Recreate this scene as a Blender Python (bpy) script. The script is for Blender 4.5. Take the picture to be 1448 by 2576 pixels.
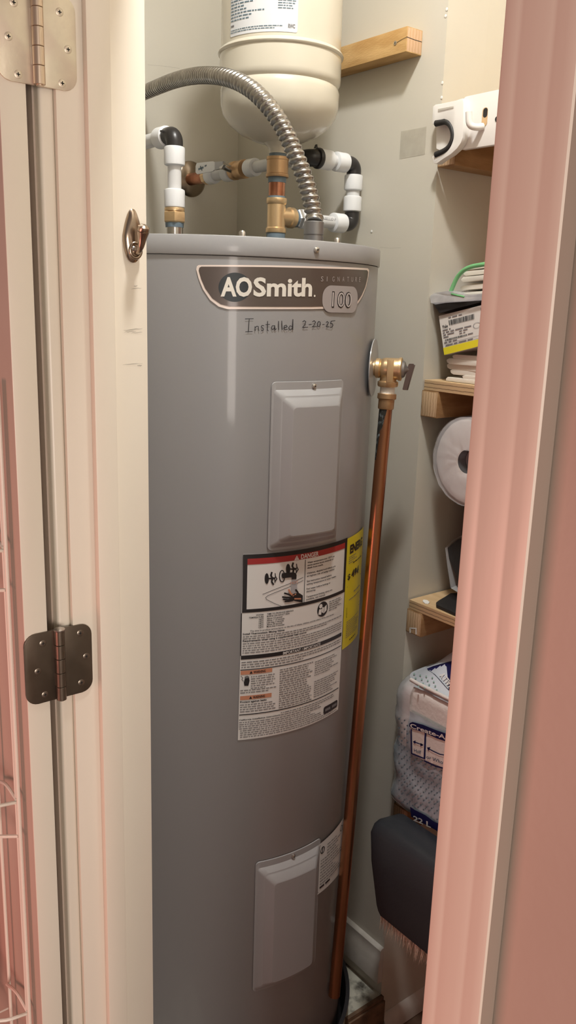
import bpy, bmesh, math, random
from mathutils import Vector, Matrix, noise as mnoise
random.seed(7)
for o in list(bpy.data.objects): bpy.data.objects.remove(o)
SC = bpy.context.scene
C = SC.collection
# ------------------------------------------------------------------ camera
# coordinates below are metres relative to the lens (X right along the door wall, Y into the closet);
# the floor lies ZC below the lens and every mesh is lifted by ZC when it is linked
ZC = 1.565
W, H, F = 1448, 2576, 2139.0
CR = Vector((0.6114, 0.7907, 0.0306)); CU = Vector((-0.2080, 0.1232, 0.9704)); CF = Vector((-0.7635, 0.5998, -0.2394))
CF.normalize(); CR = (CR - CF*CR.dot(CF)).normalized(); CU = CR.cross(CF)
cam = bpy.data.cameras.new('camera'); co = bpy.data.objects.new('camera', cam); C.objects.link(co)
co.matrix_world = Matrix.Translation((0, 0, ZC)) @ Matrix((CR, CU, -CF)).transposed().to_4x4()
cam.sensor_fit = 'VERTICAL'; cam.sensor_height = 24.0; cam.lens = F/H*24.0
cam.clip_start = 0.02
SC.camera = co
# ------------------------------------------------------------------ light
wd = bpy.data.worlds.new('world'); SC.world = wd; wd.use_nodes = True
bg = wd.node_tree.nodes['Background']; bg.inputs[0].default_value = (1.0, 0.83, 0.75, 1); bg.inputs[1].default_value = 0.17
def area(name, loc, target, size, power, col):
    l = bpy.data.lights.new(name, 'AREA'); l.energy = power; l.color = col; l.shape = 'RECTANGLE'; l.size, l.size_y = size
    o = bpy.data.objects.new(name, l); C.objects.link(o); o.location = Vector(loc)+Vector((0, 0, ZC))
    d = Vector(target)-Vector(loc); o.rotation_euler = d.to_track_quat('-Z', 'Y').to_euler(); return o
pl = bpy.data.lights.new('closet_downlight', 'AREA'); pl.shape = 'DISK'; pl.size = 0.13; pl.energy = 17.8; pl.color = (1.0, 0.99, 0.965)   # recessed can light in the closet ceiling
po = bpy.data.objects.new('closet_downlight', pl); C.objects.link(po); po.location = (-0.60, 0.60, 1.19+ZC)
area('room_light_from_pink_wall', (-0.85, -1.05, -0.70), (-0.50, 0.4, -0.60), (1.0, 0.5), 13, (1.0, 0.36, 0.30))
area('room_side_light', (3.7, -0.95, -0.45), (-0.9, 0.36, -0.5), (2.0, 1.6), 118, (1.0, 0.89, 0.81))
vs = SC.view_settings; vs.view_transform = 'Standard'; vs.look = 'None'; vs.exposure = 0.0; vs.gamma = 1.0; vs.use_curve_mapping = False

# ------------------------------------------------------------------ pixel helpers
def ray(x, y): return CF + CR*((x-W/2)/F) + CU*((H/2-y)/F)
def on(x, y, ax, val):
    d = ray(x, y); return d*(val/d[ax])
TX, TY, TR = -1.267, 0.840, 0.262
def tank_sz(x, y, R=0.2625):
    d = ray(x, y); A = d.x**2+d.y**2; B = -2*(d.x*TX+d.y*TY); Cc = TX*TX+TY*TY-R*R
    t = (-B-math.sqrt(B*B-4*A*Cc))/(2*A); P = d*t
    return R*math.atan2(P.y-TY, P.x-TX), P.z
def cylmap(s, z, off=0.0, R=0.2625, cx=TX, cy=TY):
    a = s/R; r = R+off
    return Vector((cx+r*math.cos(a), cy+r*math.sin(a), z))

# ------------------------------------------------------------------ materials
MATS = {}
def mat(name, col, rough=0.5, metal=0.0, col2=None, nscale=8.0, stretch=(1, 1, 1), bump=0.0, bscale=200.0, coat=0.0, coat_r=0.05, trans=0.0, alpha=1.0, detail=4.0, lo=0.35, hi=0.65, sss=0.0, spec=0.5):
    if name in MATS: return MATS[name]
    m = bpy.data.materials.new(name); m.use_nodes = True; nt = m.node_tree; b = nt.nodes['Principled BSDF']
    b.inputs['Base Color'].default_value = (*col, 1); b.inputs['Roughness'].default_value = rough; b.inputs['Metallic'].default_value = metal
    b.inputs['Coat Weight'].default_value = coat; b.inputs['Coat Roughness'].default_value = coat_r
    b.inputs['Transmission Weight'].default_value = trans; b.inputs['Alpha'].default_value = alpha
    b.inputs['Specular IOR Level'].default_value = spec
    if sss: b.inputs['Subsurface Weight'].default_value = sss; b.inputs['Subsurface Radius'].default_value = (0.01, 0.01, 0.01)
    tc = nt.nodes.new('ShaderNodeTexCoord'); mp = nt.nodes.new('ShaderNodeMapping'); mp.inputs['Scale'].default_value = stretch
    nt.links.new(tc.outputs['Object'], mp.inputs['Vector'])
    if col2 is not None:
        n = nt.nodes.new('ShaderNodeTexNoise'); n.inputs['Scale'].default_value = nscale; n.inputs['Detail'].default_value = detail
        nt.links.new(mp.outputs[0], n.inputs['Vector'])
        r = nt.nodes.new('ShaderNodeValToRGB'); r.color_ramp.elements[0].position = lo; r.color_ramp.elements[1].position = hi
        r.color_ramp.elements[0].color = (*col, 1); r.color_ramp.elements[1].color = (*col2, 1)
        nt.links.new(n.outputs['Fac'], r.inputs[0]); nt.links.new(r.outputs[0], b.inputs['Base Color'])
    if bump:
        n2 = nt.nodes.new('ShaderNodeTexNoise'); n2.inputs['Scale'].default_value = bscale; n2.inputs['Detail'].default_value = 3
        nt.links.new(mp.outputs[0], n2.inputs['Vector'])
        bp = nt.nodes.new('ShaderNodeBump'); bp.inputs['Strength'].default_value = bump; bp.inputs['Distance'].default_value = 0.002
        nt.links.new(n2.outputs['Fac'], bp.inputs['Height']); nt.links.new(bp.outputs[0], b.inputs['Normal'])
    MATS[name] = m; return m
def wood(name, ca, cb, stretch, scale=14, rough=0.6): return mat(name, ca, rough, 0, cb, scale, stretch, 0.25, 60, detail=6, lo=0.38, hi=0.62)
def banded(name, cols, scale, axis='Z', distort=0.6, rough=0.65, rings=False):
    if name in MATS: return MATS[name]
    m = mat(name, cols[0], rough); nt = m.node_tree; b = nt.nodes['Principled BSDF']
    tc = nt.nodes.new('ShaderNodeTexCoord'); w = nt.nodes.new('ShaderNodeTexWave')
    w.wave_type = 'RINGS' if rings else 'BANDS'
    if rings: w.rings_direction = axis
    else: w.bands_direction = axis
    w.inputs['Scale'].default_value = scale; w.inputs['Distortion'].default_value = distort; w.inputs['Detail'].default_value = 3; w.inputs['Detail Scale'].default_value = 2
    r = nt.nodes.new('ShaderNodeValToRGB'); e = r.color_ramp.elements
    e[0].color = (*cols[0], 1); e[1].color = (*cols[-1], 1)
    for i, c in enumerate(cols[1:-1]):
        q = e.new((i+1)/(len(cols)-1)); q.color = (*c, 1)
    nt.links.new(tc.outputs['Object'], w.inputs['Vector']); nt.links.new(w.outputs['Fac'], r.inputs[0]); nt.links.new(r.outputs[0], b.inputs['Base Color'])
    return m
M_wall = mat('wall_paint', (0.64, 0.605, 0.525), 0.55, 0, (0.61, 0.575, 0.49), 3.0, bump=0.12, bscale=90)
M_ceil = mat('ceiling_paint', (0.72, 0.68, 0.60), 0.7, bump=0.1)
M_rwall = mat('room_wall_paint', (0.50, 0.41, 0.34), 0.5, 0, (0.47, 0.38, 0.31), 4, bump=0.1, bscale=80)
M_casing_shade = mat('casing_side_shade', (0.34, 0.265, 0.215), 0.5)  # darkened casing paint, shade put into the colour of its outer side
M_trim = mat('cream_gloss_paint', (0.77, 0.71, 0.60), 0.34, 0, (0.74, 0.67, 0.56), 5.0, (1, 1, 0.3), bump=0.08, bscale=60)
M_base = mat('baseboard_paint', (0.62, 0.58, 0.52), 0.5, 0, (0.40, 0.36, 0.30), 9.0, bump=0.1, lo=0.5, hi=0.8)
M_outfloor = mat('room_floor', (0.30, 0.17, 0.12), 0.5, 0, (0.22, 0.12, 0.08), 6)
M_lowfloor = mat('closet_floor_boards', (0.16, 0.10, 0.065), 0.55, 0, (0.10, 0.06, 0.04), 20, bump=0.2, bscale=40)
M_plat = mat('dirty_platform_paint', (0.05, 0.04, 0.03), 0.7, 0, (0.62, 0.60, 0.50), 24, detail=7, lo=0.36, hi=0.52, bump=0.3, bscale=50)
M_strip = mat('dark_wood_strip', (0.25, 0.15, 0.09), 0.55, 0, (0.08, 0.05, 0.03), 30)
M_tank = mat('grey_enamel', (0.335, 0.333, 0.337), 0.40, 0, bump=0.02, bscale=500, coat=0.30, coat_r=0.07)
M_tank2 = mat('grey_enamel_cover', (0.365, 0.363, 0.367), 0.38, 0, bump=0.02, bscale=500, coat=0.30, coat_r=0.10)
M_tanktop = mat('dark_tank_top', (0.10, 0.10, 0.10), 0.5)
M_pan = mat('black_plastic_pan', (0.035, 0.033, 0.036), 0.4)
M_screw = mat('zinc_screw', (0.62, 0.60, 0.57), 0.3, 1.0)
M_dscrew = mat('dark_screw', (0.26, 0.22, 0.18), 0.3, 0.9)
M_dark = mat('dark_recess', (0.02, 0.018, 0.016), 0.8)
M_paper = mat('label_paper', (0.80, 0.785, 0.765), 0.35, coat=0.3, coat_r=0.2)
M_ink = mat('black_ink', (0.018, 0.016, 0.018), 0.4)
M_digit = mat('pale_digit', (0.52, 0.48, 0.47), 0.35)
M_grey_ink = mat('fine_print_ink', (0.20, 0.195, 0.20), 0.5)
M_red = mat('red_ink', (0.38, 0.03, 0.03), 0.4)
M_orange = mat('orange_ink', (0.62, 0.27, 0.16), 0.45)
M_yellow = mat('yellow_label', (0.72, 0.62, 0.03), 0.4)
M_badge = mat('bronze_badge', (0.115, 0.090, 0.078), 0.36, 0.3, coat=0.5, coat_r=0.12)
M_badge_edge = mat('badge_edge', (0.86, 0.74, 0.67), 0.3, 0.1)
M_slate = mat('slate_disc', (0.016, 0.024, 0.028), 0.35)
M_cream = mat('cream_letters', (0.80, 0.76, 0.68), 0.35)
M_mauve = mat('mauve_grey_plate', (0.37, 0.335, 0.33), 0.35)
M_marker = mat('black_marker', (0.02, 0.02, 0.025), 0.5)
M_brass = mat('cast_brass', (0.78, 0.57, 0.33), 0.36, 0.85, bump=0.15, bscale=180)
M_bronze = mat('dull_bronze', (0.55, 0.36, 0.20), 0.42, 0.85, bump=0.15, bscale=180)
M_copper = mat('copper', (0.50, 0.25, 0.135), 0.33, 1.0, (0.30, 0.135, 0.07), 22, (1, 1, 0.18), lo=0.35, hi=0.7)
M_copper2 = mat('bright_copper', (0.62, 0.30, 0.18), 0.28, 1.0, (0.40, 0.16, 0.09), 40)
M_steel = mat('steel_nipple', (0.62, 0.60, 0.58), 0.22, 1.0)
M_leverm = mat('dark_steel_lever', (0.20, 0.18, 0.16), 0.4, 0.9)
M_sealant = mat('blue_grey_pipe_sealant', (0.14, 0.19, 0.23), 0.5)
M_solder = mat('solder_stain', (0.035, 0.036, 0.032), 0.4, 0.3, (0.30, 0.36, 0.38), 110, lo=0.52, hi=0.70)
M_pexcol = mat('white_nylon_collar', (0.78, 0.79, 0.80), 0.35, sss=0.2)
M_pex = mat('translucent_white_pipe', (0.66, 0.66, 0.66), 0.3, sss=0.4, coat=0.3)
M_blackp = mat('black_plastic', (0.022, 0.020, 0.020), 0.35)
M_conduit = mat('galvanised_conduit', (0.52, 0.50, 0.47), 0.28, 1.0, (0.40, 0.38, 0.36), 60)
M_zinc = mat('zinc_connector', (0.36, 0.36, 0.37), 0.42, 0.9)
M_exp = mat('ivory_enamel', (0.68, 0.63, 0.52), 0.26, 0, (0.65, 0.60, 0.49), 6, coat=0.5, coat_r=0.06)
M_white_lab = mat('white_sticker', (0.74, 0.75, 0.77), 0.3)
M_pine = wood('pine', (0.62, 0.40, 0.17), (0.48, 0.28, 0.10), (2.0, 9, 9), 7)
M_pine_y = wood('pine_lengthwise', (0.40, 0.24, 0.11), (0.28, 0.15, 0.06), (9, 2, 9), 7)
M_endgrain = banded('end_grain', ((0.60, 0.42, 0.25), (0.66, 0.48, 0.31), (0.44, 0.28, 0.14)), 50, 'X', 2.2)
M_endgrain_x = banded('end_grain_light', ((0.66, 0.44, 0.28), (0.58, 0.36, 0.20)), 45, 'Y', 2.0)
M_plyface = mat('plywood_face', (0.66, 0.47, 0.27), 0.6, 0, (0.58, 0.39, 0.20), 12, (1, 6, 1), bump=0.1)
M_plyedge = banded('plywood_edge', ((0.62, 0.44, 0.25), (0.52, 0.34, 0.17), (0.66, 0.50, 0.31), (0.26, 0.15, 0.07)), 43, 'Z', 1.2)
M_holder = mat('white_holder_plastic', (0.80, 0.78, 0.74), 0.4)
M_rubber = mat('black_rubber', (0.018, 0.017, 0.017), 0.55, bump=0.3, bscale=120)
M_hookm = mat('antique_nickel', (0.40, 0.32, 0.25), 0.24, 1.0)
M_hinge1 = mat('worn_brass_hinge', (0.70, 0.64, 0.50), 0.42, 0.6, (0.62, 0.53, 0.43), 30, bump=0.06)
M_hinge2 = mat('dark_nickel_hinge', (0.15, 0.12, 0.09), 0.32, 0.7, (0.12, 0.095, 0.07), 30, bump=0.04)
M_barrel = mat('barrel_brass', (0.62, 0.50, 0.38), 0.34, 0.8)
M_wire = mat('white_coated_wire', (0.74, 0.68, 0.58), 0.4)
M_redcloth = mat('red_cloth', (0.42, 0.02, 0.02), 0.7, bump=0.4, bscale=60)
M_tissue = mat('white_paper_towel', (0.74, 0.70, 0.66), 0.8, bump=0.4, bscale=120)
M_film = mat('clear_film', (0.85, 0.86, 0.88), 0.10, 0, alpha=0.38, bump=0.5, bscale=25)
M_film_w = mat('frosted_film', (0.88, 0.89, 0.91), 0.20, 0, (0.70, 0.71, 0.73), 30, alpha=0.55, bump=0.8, bscale=40, lo=0.4, hi=0.6)
M_wrap = mat('printed_wrapper', (0.34, 0.39, 0.43), 0.25, 0, (0.50, 0.57, 0.62), 14, bump=0.6, bscale=22, coat=0.5, lo=0.42, hi=0.6)
M_wraptop = mat('pale_wrapper_top', (0.62, 0.66, 0.72), 0.3, bump=0.4, bscale=25)
M_navy = mat('navy_ink', (0.012, 0.012, 0.075), 0.35)
M_dot = mat('dot_ink', (0.14, 0.20, 0.24), 0.4)
M_greendot = mat('green_dot_ink', (0.24, 0.38, 0.34), 0.4)
M_grey_broom = mat('charcoal_plastic', (0.030, 0.034, 0.040), 0.38, bump=0.1, bscale=300)
M_bristle = mat('tan_bristle', (0.42, 0.35, 0.26), 0.6, 0, (0.58, 0.51, 0.42), 60)
M_stack = mat('off_white_foam', (0.74, 0.70, 0.62), 0.6, bump=0.15)
M_green = mat('green_zip', (0.18, 0.48, 0.21), 0.4)
M_card = mat('white_card', (0.68, 0.65, 0.61), 0.4)
M_tape = mat('yellowed_tape', (0.57, 0.53, 0.44), 0.3, 0, (0.64, 0.60, 0.51), 60, alpha=0.55)
M_scuff = mat('grey_scuff', (0.20, 0.17, 0.13), 0.6, alpha=0.35)
M_chip = mat('white_chip', (0.85, 0.84, 0.80), 0.6)
M_cardboard = mat('brown_cardboard', (0.22, 0.10, 0.05), 0.7)
M_water = mat('water_print', (0.42, 0.42, 0.44), 0.4)

# ------------------------------------------------------------------ mesh builder
def frame_for(d):
    d = d.normalized(); a = Vector((0, 0, 1)) if abs(d.z) < 0.9 else Vector((1, 0, 0))
    x = a.cross(d).normalized(); return x, d.cross(x)
class MB:
    def __init__(s): s.v = []; s.f = []; s.m = []
    def add(s, vs_, fs, m=0):
        n = len(s.v); s.v += [Vector(v) for v in vs_]
        for f in fs: s.f.append([n+i for i in f]); s.m.append(m)
        return s
    def box(s, a, b, m=0, faces=None):
        x0, y0, z0 = [min(a[i], b[i]) for i in range(3)]; x1, y1, z1 = [max(a[i], b[i]) for i in range(3)]
        vs_ = [(x0, y0, z0), (x1, y0, z0), (x1, y1, z0), (x0, y1, z0), (x0, y0, z1), (x1, y0, z1), (x1, y1, z1), (x0, y1, z1)]
        fs = [(0, 3, 2, 1), (4, 5, 6, 7), (0, 1, 5, 4), (2, 3, 7, 6), (0, 4, 7, 3), (1, 2, 6, 5)]   # -z +z -y +y -x +x
        n = len(s.v); s.v += [Vector(v) for v in vs_]
        for i, f in enumerate(fs): s.f.append([n+k for k in f]); s.m.append(faces[i] if faces else m)
        return s
    def lathe(s, prof, o, axis, segs=32, m=0, cap=True):
        o = Vector(o); d = Vector(axis).normalized(); x, y = frame_for(d); n = len(s.v)
        for r, h in prof:
            for k in range(segs):
                a = 2*math.pi*k/segs; s.v.append(o+d*h+(x*math.cos(a)+y*math.sin(a))*r)
        for i in range(len(prof)-1):
            for k in range(segs):
                k2 = (k+1) % segs; s.f.append([n+i*segs+k, n+i*segs+k2, n+(i+1)*segs+k2, n+(i+1)*segs+k]); s.m.append(m)
        if cap:
            s.f.append([n+k for k in reversed(range(segs))]); s.m.append(m)
            s.f.append([n+(len(prof)-1)*segs+k for k in range(segs)]); s.m.append(m)
        return s
    def tube(s, pts, r, segs=16, m=0, cap=True, rfun=None):
        pts = [Vector(p) for p in pts]; n = len(s.v); N = len(pts); L = 0; x = None
        for i, p in enumerate(pts):
            t = (pts[min(i+1, N-1)]-pts[max(i-1, 0)]).normalized()
            if i: L += (p-pts[i-1]).length
            if x is None: x, y = frame_for(t)
            else: x = (x-t*x.dot(t)).normalized(); y = t.cross(x)
            for k in range(segs):
                a = 2*math.pi*k/segs; rr = rfun(L, a, i/(N-1)) if rfun else r
                s.v.append(p+(x*math.cos(a)+y*math.sin(a))*rr)
        for i in range(N-1):
            for k in range(segs):
                k2 = (k+1) % segs; s.f.append([n+i*segs+k, n+i*segs+k2, n+(i+1)*segs+k2, n+(i+1)*segs+k]); s.m.append(m)
        if cap:
            s.f.append([n+k for k in reversed(range(segs))]); s.m.append(m); s.f.append([n+(N-1)*segs+k for k in range(segs)]); s.m.append(m)
        return s
    def prism(s, poly, fn, d0, d1, m=0):
        """poly: 2-D points, fn(u,v,d)->3-D"""
        n = len(s.v); N = len(poly)
        for d in (d0, d1):
            for (u, v) in poly: s.v.append(Vector(fn(u, v, d)))
        s.f.append([n+i for i in range(N)]); s.m.append(m); s.f.append([n+N+i for i in reversed(range(N))]); s.m.append(m)
        for i in range(N):
            j = (i+1) % N; s.f.append([n+j, n+i, n+N+i, n+N+j]); s.m.append(m)
        return s
    def flat(s, poly, fn, m=0):
        n = len(s.v); s.v += [Vector(fn(u, v)) for u, v in poly]; s.f.append([n+i for i in range(len(poly))]); s.m.append(m); return s
    def stroke(s, pts, w, fn, m=0):
        for (a, b) in zip(pts[:-1], pts[1:]):
            a = Vector(a); b = Vector(b); d = b-a
            if d.length < 1e-9: continue
            d.normalize(); nrm = Vector((-d.y, d.x))*w/2; e = d*w*0.3
            s.flat([a-e+nrm, a-e-nrm, b+e-nrm, b+e+nrm], fn, m)
        return s
    def build(s, name, mats, parent=None, smooth=40, bevel=0, bseg=2, fix=True):
        me = bpy.data.meshes.new(name)
        lo = Vector([min(v[i] for v in s.v) for i in range(3)]); hi = Vector([max(v[i] for v in s.v) for i in range(3)])
        org = (lo+hi)/2
        if parent is None: org.z = lo.z
        me.from_pydata([v-org for v in s.v], [], s.f)
        if not isinstance(mats, (list, tuple)): mats = [mats]
        for mm in mats: me.materials.append(mm)
        for p, i in zip(me.polygons, s.m): p.material_index = i
        if bevel or fix:
            bm = bmesh.new(); bm.from_mesh(me)
            if fix: bmesh.ops.recalc_face_normals(bm, faces=bm.faces)
            if bevel: bmesh.ops.bevel(bm, geom=[e for e in bm.edges if e.calc_face_angle(0) > 0.5], offset=bevel, segments=bseg, affect='EDGES', profile=0.6)
            bm.to_mesh(me); bm.free()
        if smooth:
            me.shade_smooth(); me.set_sharp_from_angle(angle=math.radians(smooth))
        o = bpy.data.objects.new(name, me); C.objects.link(o)
        world = org+Vector((0, 0, ZC))
        if parent is not None:
            o.parent = parent; o.location = world-Vector(parent['org'])
        else: o.location = world
        o['org'] = list(world); return o
def thing(name, base, label, cat, group=None):
    o = bpy.data.objects.new(name, None); C.objects.link(o); o.empty_display_size = 0.05
    o.location = Vector(base)+Vector((0, 0, ZC)); o['org'] = list(o.location)
    return tag(o, label, cat, group)
def tag(o, label, cat, group=None):
    o['label'] = label; o['category'] = cat
    if group: o['group'] = group
    return o
def struct(o, label=None):
    o['kind'] = 'structure'
    if label: o['label'] = label
    return o
_tc = {}
def text_geo(t, bold=0.0):
    k = (t, bold)
    if k in _tc: return _tc[k]
    cu = bpy.data.curves.new('t', 'FONT'); cu.body = t; cu.size = 1; cu.offset = bold; cu.resolution_u = 3; cu.fill_mode = 'FRONT'
    o = bpy.data.objects.new('t', cu); C.objects.link(o)
    bpy.context.view_layer.update()
    me = bpy.data.meshes.new_from_object(o.evaluated_get(bpy.context.evaluated_depsgraph_get()))
    v = [(p.co.x, p.co.y) for p in me.vertices]; f = [list(p.vertices) for p in me.polygons]
    bpy.data.objects.remove(o); bpy.data.curves.remove(cu); bpy.data.meshes.remove(me)
    x0 = min(p[0] for p in v); x1 = max(p[0] for p in v); y0 = min(p[1] for p in v); y1 = max(p[1] for p in v)
    _tc[k] = (v, f, x0, x1, y0, y1); return _tc[k]
def text(mb, t, u, v, h, fn, m=0, w=None, bold=0.0, align='l', rot=0.0):
    """cap height h, baseline at v; stretched to width w when given"""
    V, Fc, x0, x1, y0, y1 = text_geo(t, bold); cap = 0.69
    sy = h/cap; sx = (w/(x1-x0)) if w else sy; ww = sx*(x1-x0)
    off = 0 if align == 'l' else (-ww/2 if align == 'c' else -ww)
    cr, sr = math.cos(rot), math.sin(rot); n = len(mb.v)
    for (x, y) in V:
        a = (x-x0)*sx+off; b = y*sy; mb.v.append(Vector(fn(u+a*cr-b*sr, v+a*sr+b*cr)))
    for f in Fc: mb.f.append([n+i for i in f]); mb.m.append(m)
def greek(mb, u0, u1, v, h, fn, m=0, slope=0.0, fill=1.0, rnd=random):
    u = u0; end = u0+(u1-u0)*fill
    while u < end-h*0.5:
        wl = min(h*rnd.uniform(0.8, 3.6), end-u); zz = v+(u-u0)*slope
        mb.flat([(u, zz), (u+wl, zz), (u+wl, zz+h*0.62), (u, zz+h*0.62)], fn, m); u += wl+h*0.55
def circ(cx, cy, rx, ry=None, n=24, a0=0, a1=360):
    ry = ry or rx; return [(cx+rx*math.cos(math.radians(a0+(a1-a0)*k/(n if a1-a0 >= 360 else n-1))), cy+ry*math.sin(math.radians(a0+(a1-a0)*k/(n if a1-a0 >= 360 else n-1)))) for k in range(n)]
def rrect(x0, y0, x1, y1, r, n=5):
    out = []
    for cx, cy, a in ((x1-r, y1-r, 0), (x0+r, y1-r, 90), (x0+r, y0+r, 180), (x1-r, y0+r, 270)):
        for k in range(n+1): t = math.radians(a+90*k/n); out.append((cx+r*math.cos(t), cy+r*math.sin(t)))
    return out
def colfill(mb, poly, fn, n=40, m=0):
    """fill a convex outline with vertical strips so that it can be wrapped round a cylinder"""
    x0 = min(p[0] for p in poly); x1 = max(p[0] for p in poly); xs = sorted(set([x0+(x1-x0)*k/n for k in range(n+1)]+[p[0] for p in poly]))
    def span(x):
        ys = []; x = min(max(x, x0+1e-7), x1-1e-7)
        for (a, b) in zip(poly, poly[1:]+poly[:1]):
            if (a[0]-x)*(b[0]-x) <= 0:
                if abs(a[0]-b[0]) < 1e-12: ys += [a[1], b[1]]
                else: ys.append(a[1]+(b[1]-a[1])*(x-a[0])/(b[0]-a[0]))
        return min(ys), max(ys)
    sp = [(x, *span(x)) for x in xs]; k = len(mb.v)
    for x, a, b in sp: mb.v.append(Vector(fn(x, a))); mb.v.append(Vector(fn(x, b)))
    for i in range(len(sp)-1): mb.f.append([k+2*i, k+2*i+2, k+2*i+3, k+2*i+1]); mb.m.append(m)
def spline(pts, n=12):
    pts = [Vector(p) for p in pts]; P = [pts[0]*2-pts[1]]+pts+[pts[-1]*2-pts[-2]]; out = []
    for i in range(1, len(P)-2):
        a, b, c, d = P[i-1:i+3]
        for k in range(n):
            t = k/n; out.append(0.5*((2*b)+(c-a)*t+(2*a-5*b+4*c-d)*t*t+(3*b-a-3*c+d)*t**3))
    out.append(pts[-1]); return out

# ================================================================== STRUCTURE
FL, PL, CE = -1.565, -1.47, 1.20           # closet floor, heater platform, ceiling
JX, RX = -0.950, -0.316                    # left jamb face, right edge of the opening
YW0, YW1 = 0.390, 0.517                    # room side and closet side of the door wall
WB, WL, WN = 1.150, -1.686, -1.080         # back wall, left wall, niche side wall
struct(MB().box((-1.9, -1.9, FL-0.1), (1.8, 1.6, FL)).build('floor', M_lowfloor))
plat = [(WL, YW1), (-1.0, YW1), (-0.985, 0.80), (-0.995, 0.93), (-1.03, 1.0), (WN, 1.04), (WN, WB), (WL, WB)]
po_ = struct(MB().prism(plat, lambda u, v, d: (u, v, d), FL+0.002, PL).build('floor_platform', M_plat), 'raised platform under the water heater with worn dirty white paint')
struct(MB().box((WL-0.1, WB, FL), (WN, WB+0.1, CE)).build('wall_back', M_wall))
struct(MB().box((WN-0.1, WB+0.1, FL), (WN, 1.46, CE)).build('wall_niche', M_wall))
struct(MB().box((WN-0.1, 1.46, FL), (-0.10, 1.56, CE)).build('wall_niche_back', M_wall))
struct(MB().box((WL-0.1, YW1, FL), (WL, WB, CE)).build('wall_left', M_wall))
struct(MB().box((-0.20, YW1, FL), (-0.10, 1.46, CE)).build('wall_right', M_wall))
struct(MB().box((WL-0.1, YW0, CE), (-0.10, 1.56, CE+0.08)).build('ceiling', M_ceil))
HZ = 0.50                                   # underside of the door head
fw = MB().box((-2.2, YW0, FL), (JX-0.020, YW1, CE+0.1)).box((RX+0.020, YW0, FL), (0.5, YW1, CE+0.1)).box((JX-0.020, YW0, HZ+0.02), (RX+0.020, YW1, CE+0.1))
for k in (0, 6, 12): fw.m[k+3] = 1
wf = struct(fw.build('wall_front', [M_rwall, M_wall], smooth=0))
# left jamb with edge strip, door stop and marks
jb = MB().box((JX-0.020, 0.409, FL+0.001), (JX, YW1+0.001, HZ)).build('trim_1', M_trim, bevel=0.0012); struct(jb, 'cream painted left door jamb')
es = MB().box((JX-0.024, 0.392, FL+0.001), (JX-0.0055, 0.409, HZ)).build('edge_strip', M_trim, jb, bevel=0.0045, bseg=3)
st = MB().box((JX, 0.441, FL+0.001), (JX+0.011, 0.4695, HZ)).build('door_stop', M_trim, jb, bevel=0.0015)
for (x, y, w, h) in ((310, 831, 48, 4), (312, 835, 30, 3), (330, 838, 28, 3), (308, 918, 50, 3), (345, 920, 12, 5), (330, 727, 26, 3), (336, 720, 10, 3), (306, 2042, 4, 12)):
    sc = MB(); nx = 7; rs = random.Random(x+y); up_ = []; dn_ = []
    for i in range(nx):
        xx = x+w*i/(nx-1); yy = y-0.08*(xx-x)+rs.uniform(-1, 1); th = h*math.sin(math.pi*(0.08+0.84*i/(nx-1)))*rs.uniform(0.5, 1)
        up_.append(on(xx, yy-th/2, 0, JX+0.0006)); dn_.append(on(xx, yy+th/2, 0, JX+0.0006))
    sc.add(up_+dn_, [(i, i+1, nx+i+1, nx+i) for i in range(nx-1)]); sc.build('scuff_mark', M_scuff, jb)
# right casing: profile swept upward, front 12 mm proud of the wall
prof = [(-0.316, 0.3895), (-0.316, 0.3790), (-0.3154, 0.3780), (-0.3140, 0.3776), (-0.3062, 0.37745), (-0.3050, 0.37765), (-0.3036, 0.37745), (-0.2960, 0.3770), (-0.2900, 0.3768), (-0.2850, 0.37685), (-0.2838, 0.3770), (-0.2825, 0.37685), (-0.2760, 0.3763), (-0.2710, 0.3761), (-0.2690, 0.3764), (-0.2680, 0.3774), (-0.2678, 0.3895)]
cs_ = MB().prism(prof, lambda u, v, d: (u, v, d), FL+0.001, HZ+0.05)
cs_.m[-2] = 1  # outer side face takes the painted shade
cs = struct(cs_.build('trim_2', [M_trim, M_casing_shade], smooth=35), 'right door casing with moulded profile')
struct(MB().box((RX, 0.391, FL+0.001), (RX+0.020, YW1+0.001, HZ)).build('trim_3', M_trim, bevel=0.001))
struct(MB().box((JX, 0.391, HZ), (RX, YW1+0.001, HZ+0.02)).build('trim_4', M_trim))
struct(MB().box((-1.075, 0.3785, FL+0.001), (-1.012, 0.3895, HZ+0.05)).build('trim_5', M_trim, bevel=0.002))
# baseboards and floor strips
bb = struct(MB().prism([(WB-0.0005, -1.4335), (WB-0.013, -1.4335), (WB-0.013, -1.378), (WB-0.010, -1.374), (WB-0.010, -1.352), (WB-0.006, -1.348), (WB-0.0005, -1.347)], lambda u, v, d: (d, u, v), WL+0.002, WN).build('baseboard_back', M_base))
struct(MB().prism([(WN+0.0005, FL+0.002), (WN+0.020, FL+0.002), (WN+0.018, FL+0.022), (WN+0.010, FL+0.036), (WN+0.0005, FL+0.042)], lambda u, v, d: (u, d, v), WB+0.004, 1.458).build('baseboard_niche', M_base))
struct(MB().box((WN+0.001, 1.045, FL+0.002), (WN+0.009, WB, PL+0.004)).box((WN+0.010, 1.045, FL+0.002), (WN+0.014, WB, PL-0.004)).build('trim_6', M_strip))
cx_, cy_ = WN, WB
tp_ = MB(); tp_.add([on(x, y, 1, WB-0.0006) for x, y in ((1008, 330), (1072, 318), (1068, 388), (1004, 400))], [range(4)]); tp_.build('tape_patch', M_tape, bpy.data.objects['wall_back'])
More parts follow.
